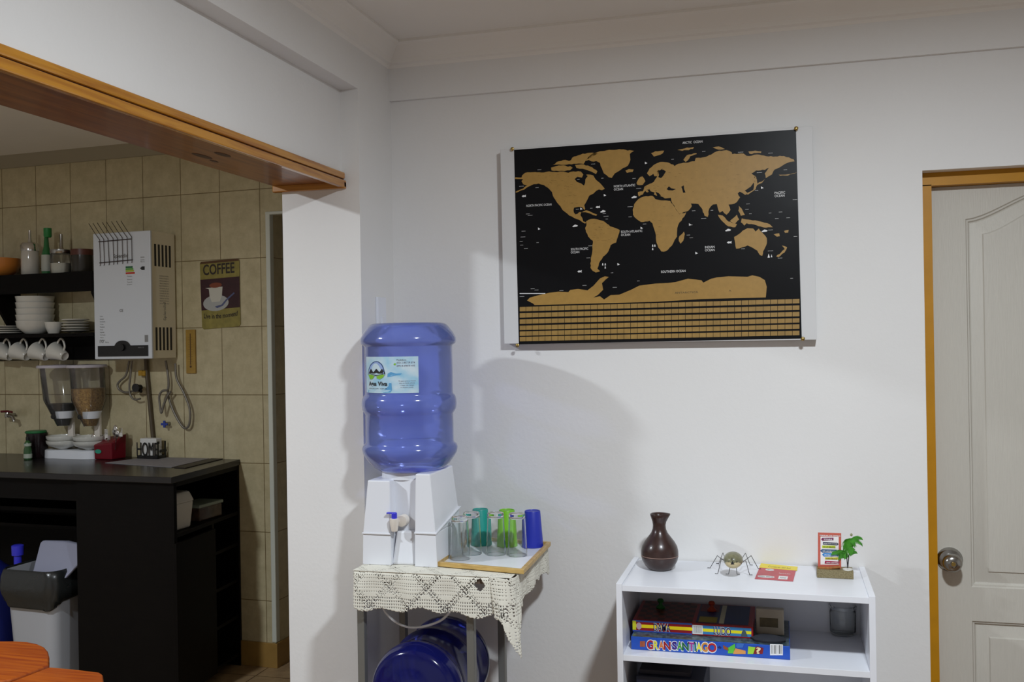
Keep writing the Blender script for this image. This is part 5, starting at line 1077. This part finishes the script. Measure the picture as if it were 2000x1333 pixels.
# thermometer and coffee sign on the tiles
q0_, q1_ = kD(364, 730, .008), kD(381, 644, .008); tht = kthing('thermometer', 'narrow wooden wall thermometer right of the water heater', 'thermometer', ((q0_.x+q1_.x)/2, 0, q0_.z))
MB().box((q0_.x, -.01, q0_.z), (q1_.x, 0, q1_.z)).build('wooden_back', mat('pale_pine', lin((176, 140, 62)), .5, noise=.2, nscale=30), tht, frame=KM, bevel=.002)
a = MB(); mx_ = (q0_.x+q1_.x)/2; a.box((mx_-.002, -.0112, q0_.z+.045), (mx_+.002, -.01, q1_.z-.02)); a.lathe([(0, 0), (.006, 0), (.004, .003), (0, .004)], (mx_, -.01, q0_.z+.035), 12, axis='Y')
for i in range(11): z = q0_.z+.06+i*(q1_.z-q0_.z-.1)/10; a.box((mx_+.004, -.0106, z), (mx_+.013, -.01, z+.0012)); a.box((mx_-.013, -.0106, z), (mx_-.004, -.01, z+.0012))
a.build('scale', mat('dark_scale', (.10, .05, .02), .5), tht, frame=KM)
c0, c1, c2_, c3 = [Vector((q.x, -.005, q.z)) for q in (kD(395, 644, .005), kD(469.5, 637.5, .005), kD(467, 505, .005), kD(390, 512, .005))]
cs = kthing('coffee_sign', 'small tin sign lettered COFFEE with a painted cup, on the kitchen tiles', 'sign', (c0+c2_)/2)
def cb(u, v, l=0): return (c0*(1-u)+c1*u)*(1-v)+(c3*(1-u)+c2_*u)*v+Vector((0, -l, 0))
M_tin = mat('tin_olive', lin((158, 146, 74)), .45, noise=.35, nscale=25)
MB().prism([cb(.04, 0), cb(.96, 0), cb(1, .03), cb(1, .97), cb(.96, 1), cb(.04, 1), cb(0, .97), cb(0, .03)], (0, .003, 0)).build('tin_plate', M_tin, cs, frame=KM)
def cpoly(nm, pts, m_, l=.0004):
    a = MB(); a._f([a.b.verts.new(cb(x, y, l)) for x, y in pts]); return a.build(nm, m_, cs, frame=KM)
def sg(pts): return [((x-60)/680, 1-(y-80)/1180) for x, y in pts]
cpoly('painted_maroon_field', [(.0, .28), (1, .28), (1, .735), (0, .735)], mat('sign_maroon', lin((62, 28, 34)), .5, noise=.3, nscale=30))
cpoly('painted_border', [(0, .965), (1, .965), (.97, 1), (.03, 1)], mat('sign_brown', lin((90, 60, 30)), .5))
M_cup = mat('painted_cup_grey', lin((176, 178, 176)), .5)
cpoly('painted_saucer', sg([(320+225*math.cos(t*math.pi/12), 820+140*math.sin(t*math.pi/12)) for t in range(24)]), M_cup, .0006)
cpoly('painted_cup', sg([(140, 545), (445, 545), (430, 700), (390, 800), (250, 800), (215, 700), (205, 570)]), mat('painted_cup_light', lin((206, 204, 192)), .5), .0008)
cpoly('painted_coffee', sg([(325+110*math.cos(t*math.pi/8), 510+45*math.sin(t*math.pi/8)) for t in range(16)]), mat('painted_coffee', lin((130, 66, 40)), .5), .001)
cpoly('painted_spoon', sg([(300, 880), (420, 855), (500, 770), (640, 660), (655, 680), (520, 790), (440, 880), (340, 912)]), mat('painted_spoon', lin((84, 92, 130)), .5), .001)
a = MB(); put_text(a, 'COFFEE', (0, 0, 0), (1, 0, 0), (0, 0, 1), .155, .80, .02, fn=lambda x, y: cb(.08+x, .80+y, .0008)); a.build('painted_title', mat('sign_dark_ink', (.03, .02, .015), .5), cs, frame=KM)
a = MB(); put_text(a, 'Live in the moment!', (0, 0, 0), (1, 0, 0), (0, 0, 1), .07, .88, .02, fn=lambda x, y: cb(.06+x, .145+y+.1*(x-.44)**2, .0008)); a.build('painted_motto', mat('sign_dark_ink', (.03, .02, .015), .5), cs, frame=KM)

# things on the worktop
WZ = KZT+.0006
mq = [kZ(*q, WZ) for q in ((205, 905), (335, 914), (425, 893.5), (312, 890))]; ctr_k = sum(mq, Vector())/4
for q in mq:
    q.y = min(q.y, -.012)
tag(MB().prism(mq, (0, 0, .002)).build('placemat', mat('grey_mat', lin((150, 146, 150)), .7, noise=.2, nscale=60), frame=KM), 'pale grey mat on the kitchen worktop under the lettered basket', 'placemat')
mq2 = [kZ(*q, WZ) for q in ((340, 914.5), (362, 915.5), (457, 893), (428, 893.8))]
for q in mq2: q.y = min(q.y, -.012)
tag(MB().prism(mq2, (0, 0, .003)).build('placemat', mat('brown_mat', (.02, .013, .011), .5), frame=KM), 'dark brown mat at the right end of the kitchen worktop', 'placemat')
# cereal dispenser
cd0, cd1 = kD(93, 893, .10), kD(197, 893, .10); ccx = (cd0.x+cd1.x)/2; dY = -.10; uc = (cd1.x-cd0.x)/104
ce = kthing('cereal_dispenser', 'twin clear cereal dispenser with white bases standing on the kitchen worktop', 'cereal dispenser', (ccx, dY, WZ))
ba = []
for z, g_ in ((WZ, 1.0), (WZ+12*uc, .98), (WZ+13*uc, .9)):
    ba.append([(ccx+(-26 if math.cos(t*math.pi/16) < 0 else 26)*uc+26*uc*math.cos(t*math.pi/16)*g_, dY+.065*math.sin(t*math.pi/16)*g_*(1 if abs(math.cos(t*math.pi/16)) > .15 else .9), z) for t in range(32)])
MB().loops(ba, True, True).build('base', M_pl, ce, frame=KM, smooth=40)
M_flk = mat('corn_flakes', lin((196, 156, 84)), .8, nscale=120, col2=lin((120, 84, 34)), bump=1, bscale=120); M_cof = mat('dark_cereal', (.018, .013, .014), .7, noise=.5, nscale=80)
for cxp, ctp, m_, fill, nm in ((120, 109, M_cof, 58, 'dark_filling'), (172, 167, M_flk, 34, 'flake_filling')):
    z_l = kD(150, 717, .10).z; z_n = kD(150, 833, .10).z
    tx = pos(ctp, 0, .10).x; bx_ = pos(cxp, 0, .10).x
    def hop(r0, z0, r1, z1, z2, r2=None):
        rings = []
        for r_, z in ((r0, z0), (r1, z1), (r1*1.02, z2)):
            t = (z-z_n)/(z_l-z_n); cx = bx_+(tx-bx_)*t; rings.append([(cx+r_*math.cos(k*math.pi/16), dY+r_*math.sin(k*math.pi/16), z) for k in range(32)])
        return rings
    rt_ = 29*uc; H_ = z_l-z_n
    MB().loops(hop(.032, z_n, rt_*.88, z_n+.45*H_, z_l), True, False).build('clear_hopper', M_cglass, ce, frame=KM, smooth=50)
    fz = z_l-(fill)*uc; t_ = (fz-z_n)/H_
    z_mid = min(fz-.002, z_n+.45*H_); rm = .032+(rt_*.88-.032)*(z_mid-z_n)/(.45*H_)
    MB().loops(hop(.028, z_n+.003, rm-.005, z_mid, fz), True, True).build(nm, m_, ce, frame=KM, smooth=50)
    MB().lathe([(0, z_l-.004), (rt_*1.04, z_l-.004), (rt_*1.06, z_l+.003), (rt_*1.0, z_l+.010), (0, z_l+.014)], (tx, dY, 0), 36).build('lid', mat('lilac_white_lid', lin((206, 200, 210)), .25), ce, frame=KM, smooth=40)
    zc2 = kD(150, 812, .10).z
    MB().lathe([(.036, zc2-.016), (.043, zc2-.014), (.055, zc2+.024), (.052, zc2+.024), (.034, zc2-.012)], (bx_+.006, dY-.002, 0), 32, cap=False).build('collar', M_pl, ce, frame=KM, smooth=50)
    MB().prism([(bx_+.04, dY-.012, zc2+.006), (bx_+.012, dY-.012, zc2+.004), (bx_-.012, dY-.012, zc2-.016), (bx_-.026, dY-.012, zc2-.05), (bx_-.014, dY-.012, zc2-.052), (bx_+.002, dY-.012, zc2-.024)], (0, .024, 0)).build('chute', M_pl, ce, frame=KM, bevel=.003)
    q = kD(cxp-8, 822, .15); MB().lathe([(.010, 0), (.012, .003), (.012, .014), (0, .016)], (bx_-.026, dY-.035, zc2-.004), 16, axis='Y').build('turning_knob', M_black, ce, frame=KM, smooth=40)
    MB().box((bx_-.004, dY+.03, WZ+12*uc), (bx_+.03, dY+.05, zc2+.01)).build('stand_post', M_pl2, ce, frame=KM, bevel=.004)
    for lv_ in (0, 1):
        bw = MB().lathe([(.001, .003), (.020, .003), (.021, 0), (.030, .006), (22*uc, .022), (25*uc, .036), (25.5*uc, .048), (24.2*uc, .048), (23.5*uc, .036), (20*uc, .024), (.028, .010), (.001, .006)], (bx_+.002, dY-.006, WZ+13.2*uc+.024*lv_), 36, cap=False).build('cereal_bowl', M_white2, frame=KM, smooth=50)
        tag(bw, '%s white bowl under the %s spout of the cereal dispenser' % (('lower', 'upper')[lv_], 'left dark cereal' if cxp == 120 else 'right corn flake'), 'bowl', 'bowls under the cereal dispenser')
# red cutlery holder
r0_, r1_ = kZ(199, 897, WZ), kZ(258, 890, WZ); rc = Vector(((r0_.x+r1_.x)/2+.012, -.105, WZ))
rh = kthing('cutlery_holder', 'dark red cutlery holder full of steel cutlery on the kitchen worktop', 'cutlery holder', rc)
hw = .062; a = MB(); a.hexa([(rc.x-hw, rc.y-.045, WZ), (rc.x+hw*.75, rc.y-.045, WZ), (rc.x+hw, rc.y+.045, WZ), (rc.x-hw*.8, rc.y+.045, WZ), (rc.x-hw, rc.y-.05, WZ+.075), (rc.x+hw*.8, rc.y-.05, WZ+.085), (rc.x+hw, rc.y+.05, WZ+.125), (rc.x-hw*.8, rc.y+.05, WZ+.11)])
a.build('holder_body', M_red, rh, frame=KM, bevel=.006)
a = MB(); a._f([a.b.verts.new(Vector((rc.x-.032+.020*math.cos(t*math.pi/10), rc.y-.0508, WZ+.042+.011*math.sin(t*math.pi/10)))) for t in range(20)]); a.build('green_logo', mat('logo_teal', (.03, .30, .20), .4), rh, frame=KM)
rn = random.Random(9)
for i in range(9):
    x = rc.x-.045+.012*i; y = rc.y-.03+rn.uniform(0, .055); h = .035+.03*rn.random()+.028*(i > 3); lean = rn.uniform(-.03, .03)+(-.03 if i < 3 else .01)
    z1 = WZ+.07+h; c_ = MB(); c_.tube([(x, y, WZ+.05), (x+lean*.6, y-.004, WZ+.06+h*.6), (x+lean, y-.006, z1-.03)], [.002, .002, .003], 6)
    k_ = ('spoon', 'fork')[i % 2]
    if k_ == 'spoon': c_.loops([[(x+lean+r_*math.cos(t*math.pi/8), y-.006-.3*r_*math.sin(t*math.pi/8)+b2, z1-.03+zz) for t in range(16)] for r_, zz, b2 in ((.003, 0, 0), (.011, .012, -.002), (.013, .024, -.003), (.009, .038, -.001), (.002, .044, 0))], True, True)
    else:
        c_.box((x+lean-.010, y-.008, z1-.03), (x+lean+.010, y-.006, z1-.012))
        for t in (-.0085, -.003, .0025, .008): c_.box((x+lean+t-.0012, y-.008, z1-.012), (x+lean+t+.0012, y-.006, z1+.014))
    o = c_.build(k_, M_chrome, frame=KM, smooth=50); tag(o, 'steel %s in the dark red holder, %s of the cutlery' % (k_, ('leftmost', 'second from the left', 'third from the left', 'fourth from the left', 'middle one', 'fourth from the right', 'third from the right', 'second from the right', 'rightmost')[i]), 'cutlery', 'cutlery in the red holder')
# HOME basket with napkins
h0_, h1_ = kZ(290, 893, WZ), kZ(353, 893, WZ); hx0, hx1 = h0_.x, h0_.x+.128; hy = -.088
hm = kthing('letter_basket', 'black metal basket reading HOME holding white napkins on the grey mat', 'basket', ((hx0+hx1)/2, hy+.03, WZ+.0022)); hz = WZ+.0024
MB().box((hx0, hy, hz), (hx1, hy+.004, hz+.016)).box((hx0, hy+.06, hz), (hx1, hy+.064, hz+.016)).box((hx0, hy, hz), (hx0+.004, hy+.064, hz+.016)).box((hx1-.004, hy, hz), (hx1, hy+.064, hz+.016)).box((hx0, hy, hz), (hx1, hy+.064, hz+.003)).build('basket_frame', M_black, hm, frame=KM)
a = MB(); put_text(a, 'HOME', (hx0, hy, hz+.014), (1, 0, 0), (0, 0, 1), .072, hx1-hx0, .0, lift=.001); o = a.build('cutout_letters', M_black, hm, frame=KM, solid=.003)
a = MB(); a.box((hx1-.004, hy, hz), (hx1, hy+.008, hz+.086)).box((hx1-.004, hy+.056, hz), (hx1, hy+.064, hz+.086)).box((hx1-.004, hy+.02, hz+.03), (hx1, hy+.05, hz+.045)).box((hx1-.004, hy, hz+.076), (hx1, hy+.014, hz+.088)); a.build('side_bars', M_black, hm, frame=KM)
tag(MB().box((hx0+.012, hy+.008, hz+.004), (hx1-.016, hy+.054, hz+.102)).build('napkin_stack', mat('white_paper', (.75, .74, .72), .8), frame=KM, bevel=.004), 'stack of white paper napkins inside the black lettered basket', 'napkins')
q = kD(180+870*.165, 700+780*.165, .03); a = kthing('stopcock', 'blue handled stopcock on the tiles above the lettered basket', 'tap', (q.x, 0, q.z))
MB().lathe([(.010, 0), (.010, .03), (.006, .035)], (q.x, 0, q.z), 14, axis='Y').build('valve_stem', M_steel, a, frame=KM, smooth=40)
MB().box((q.x-.020, -.044, q.z-.006), (q.x+.020, -.036, q.z+.006)).box((q.x-.006, -.044, q.z-.018), (q.x+.006, -.036, q.z+.018)).build('cross_handle', mat('blue_handle', (.03, .06, .35), .4), a, frame=KM, bevel=.002)
# canister, little green bottle and tap at the far left
c_ = kZ(70, 886, WZ); ca = kthing('canister', 'black canister with green lid beside the cereal dispenser', 'canister', (pos(68, WZ, .12).x, -.12, WZ)); cx = pos(68, WZ, .12).x
MB().lathe([(0, 0), (.050, 0), (.053, .004), (.053, .128), (0, .130)], (cx, -.12, WZ), 36).build('canister_body', mat('black_red_tin', (.012, .006, .007), .25), ca, frame=KM, smooth=40)
MB().lathe([(0, .128), (.052, .128), (.054, .132), (.050, .140), (0, .142)], (cx-.008, -.12, WZ), 36).build('lid', mat('green_lid', (.02, .16, .05), .4), ca, frame=KM, smooth=40)
cx = pos(49, WZ, .22).x; sb = kthing('soap_bottle', 'small green bottle with white label in front of the black canister', 'bottle', (cx, -.22, WZ))
MB().lathe([(0, 0), (.018, 0), (.020, .004), (.020, .05), (.015, .068), (.017, .085), (.007, .10), (0, .10)], (cx, -.22, WZ), 24).build('bottle_body', mat('green_pet', (.03, .10, .03), .12, coat=.6), sb, frame=KM, smooth=50)
MB().lathe([(.0206, .008), (.0206, .03)], (cx, -.22, WZ), 24, cap=False).lathe([(.0176, .070), (.018, .084)], (cx, -.22, WZ), 24, cap=False).build('label', mat('pale_label', (.42, .46, .38), .5), sb, frame=KM, smooth=50)
MB().lathe([(.009, .10), (.009, .116), (0, .117)], (cx, -.22, WZ), 16).build('cap', M_black, sb, frame=KM, smooth=40)
q = kD(15, 812, .06); tpk = kthing('wall_tap', 'steel wall tap with dark red handle at the left edge of the kitchen', 'tap', (q.x, 0, q.z))
MB().tube([(q.x-.01, 0, q.z), (q.x-.01, -.05, q.z), (q.x+.02, -.075, q.z), (q.x+.05, -.075, q.z-.004), (q.x+.06, -.075, q.z-.03)], .009, 10).lathe([(.014, -.012), (.016, .0), (.012, .016)], (q.x-.01, -.05, q.z), 14).build('spout', M_steel, tpk, frame=KM, smooth=50)
MB().tube([(q.x-.05, -.055, q.z+.02), (q.x-.01, -.05, q.z+.022), (q.x+.03, -.06, q.z+.018)], .006, 8).build('lever_handle', mat('dark_red_handle', (.12, .01, .012), .4), tpk, frame=KM, smooth=50)

# bar stools at the bottom left corner
def stool(label, pts, rz, z=.75):
    cx = sum(p[0] for p in pts)/len(pts); cy = sum(p[1] for p in pts)/len(pts)
    t = thing('bar_stool', label, 'stool', (cx, cy, 0), 0, 'orange varnished bar stools')
    MB().prism([(x, y, z-.028) for x, y in pts], (0, 0, .028)).build('seat', M_orange, t, bevel=.006, bseg=3)
    for sx, sy in ((-1, -1), (1, -1), (1, 1), (-1, 1)):
        MB().hexa([(cx+sx*.10-.016, cy+sy*.06-.016, 0), (cx+sx*.10+.016, cy+sy*.06-.016, 0), (cx+sx*.10+.016, cy+sy*.06+.016, 0), (cx+sx*.10-.016, cy+sy*.06+.016, 0), (cx+sx*.07-.016, cy+sy*.03-.016, z-.028), (cx+sx*.07+.016, cy+sy*.03-.016, z-.028), (cx+sx*.07+.016, cy+sy*.03+.016, z-.028), (cx+sx*.07-.016, cy+sy*.03+.016, z-.028)]).build('leg', M_orange, t)
    for z_ in (.25,): MB().box((cx-.09, cy-.06, z_), (cx+.09, cy-.04, z_+.02)).box((cx-.09, cy+.04, z_), (cx+.09, cy+.06, z_+.02)).build('foot_rail', M_orange, t)
def zp(px, py, z=.75): q = onZ(px, py, z); return (q.x, q.y)
s1 = [zp(0, 1252.5), zp(30, 1252.5), zp(55, 1254), zp(74, 1258), zp(87, 1264), zp(94, 1272), zp(96.5, 1282), zp(96, 1299)]; e_ = zp(22, 1328)
s1 += [e_, (e_[0]-.12, e_[1]-.10), (e_[0]-.25, e_[1]-.10), (s1[0][0]-.13, s1[0][1]-.06), (s1[0][0]-.09, s1[0][1]-.01)]
s2_ = [zp(97, 1301.5), zp(150, 1306.5), zp(195, 1312), zp(201, 1316), zp(203, 1333)]; g0 = zp(207, 1370)
s2_ += [g0, (g0[0]-.05, g0[1]-.05), (g0[0]-.25, g0[1]-.05), (e_[0]+.006, e_[1]-.008)]
stool('orange wooden bar stool with rounded seat corner at the bottom left edge', list(reversed(s1)), 0)
stool('orange wooden bar stool with square seat corner nearest the waste bin', list(reversed(s2_)), 0, .748)
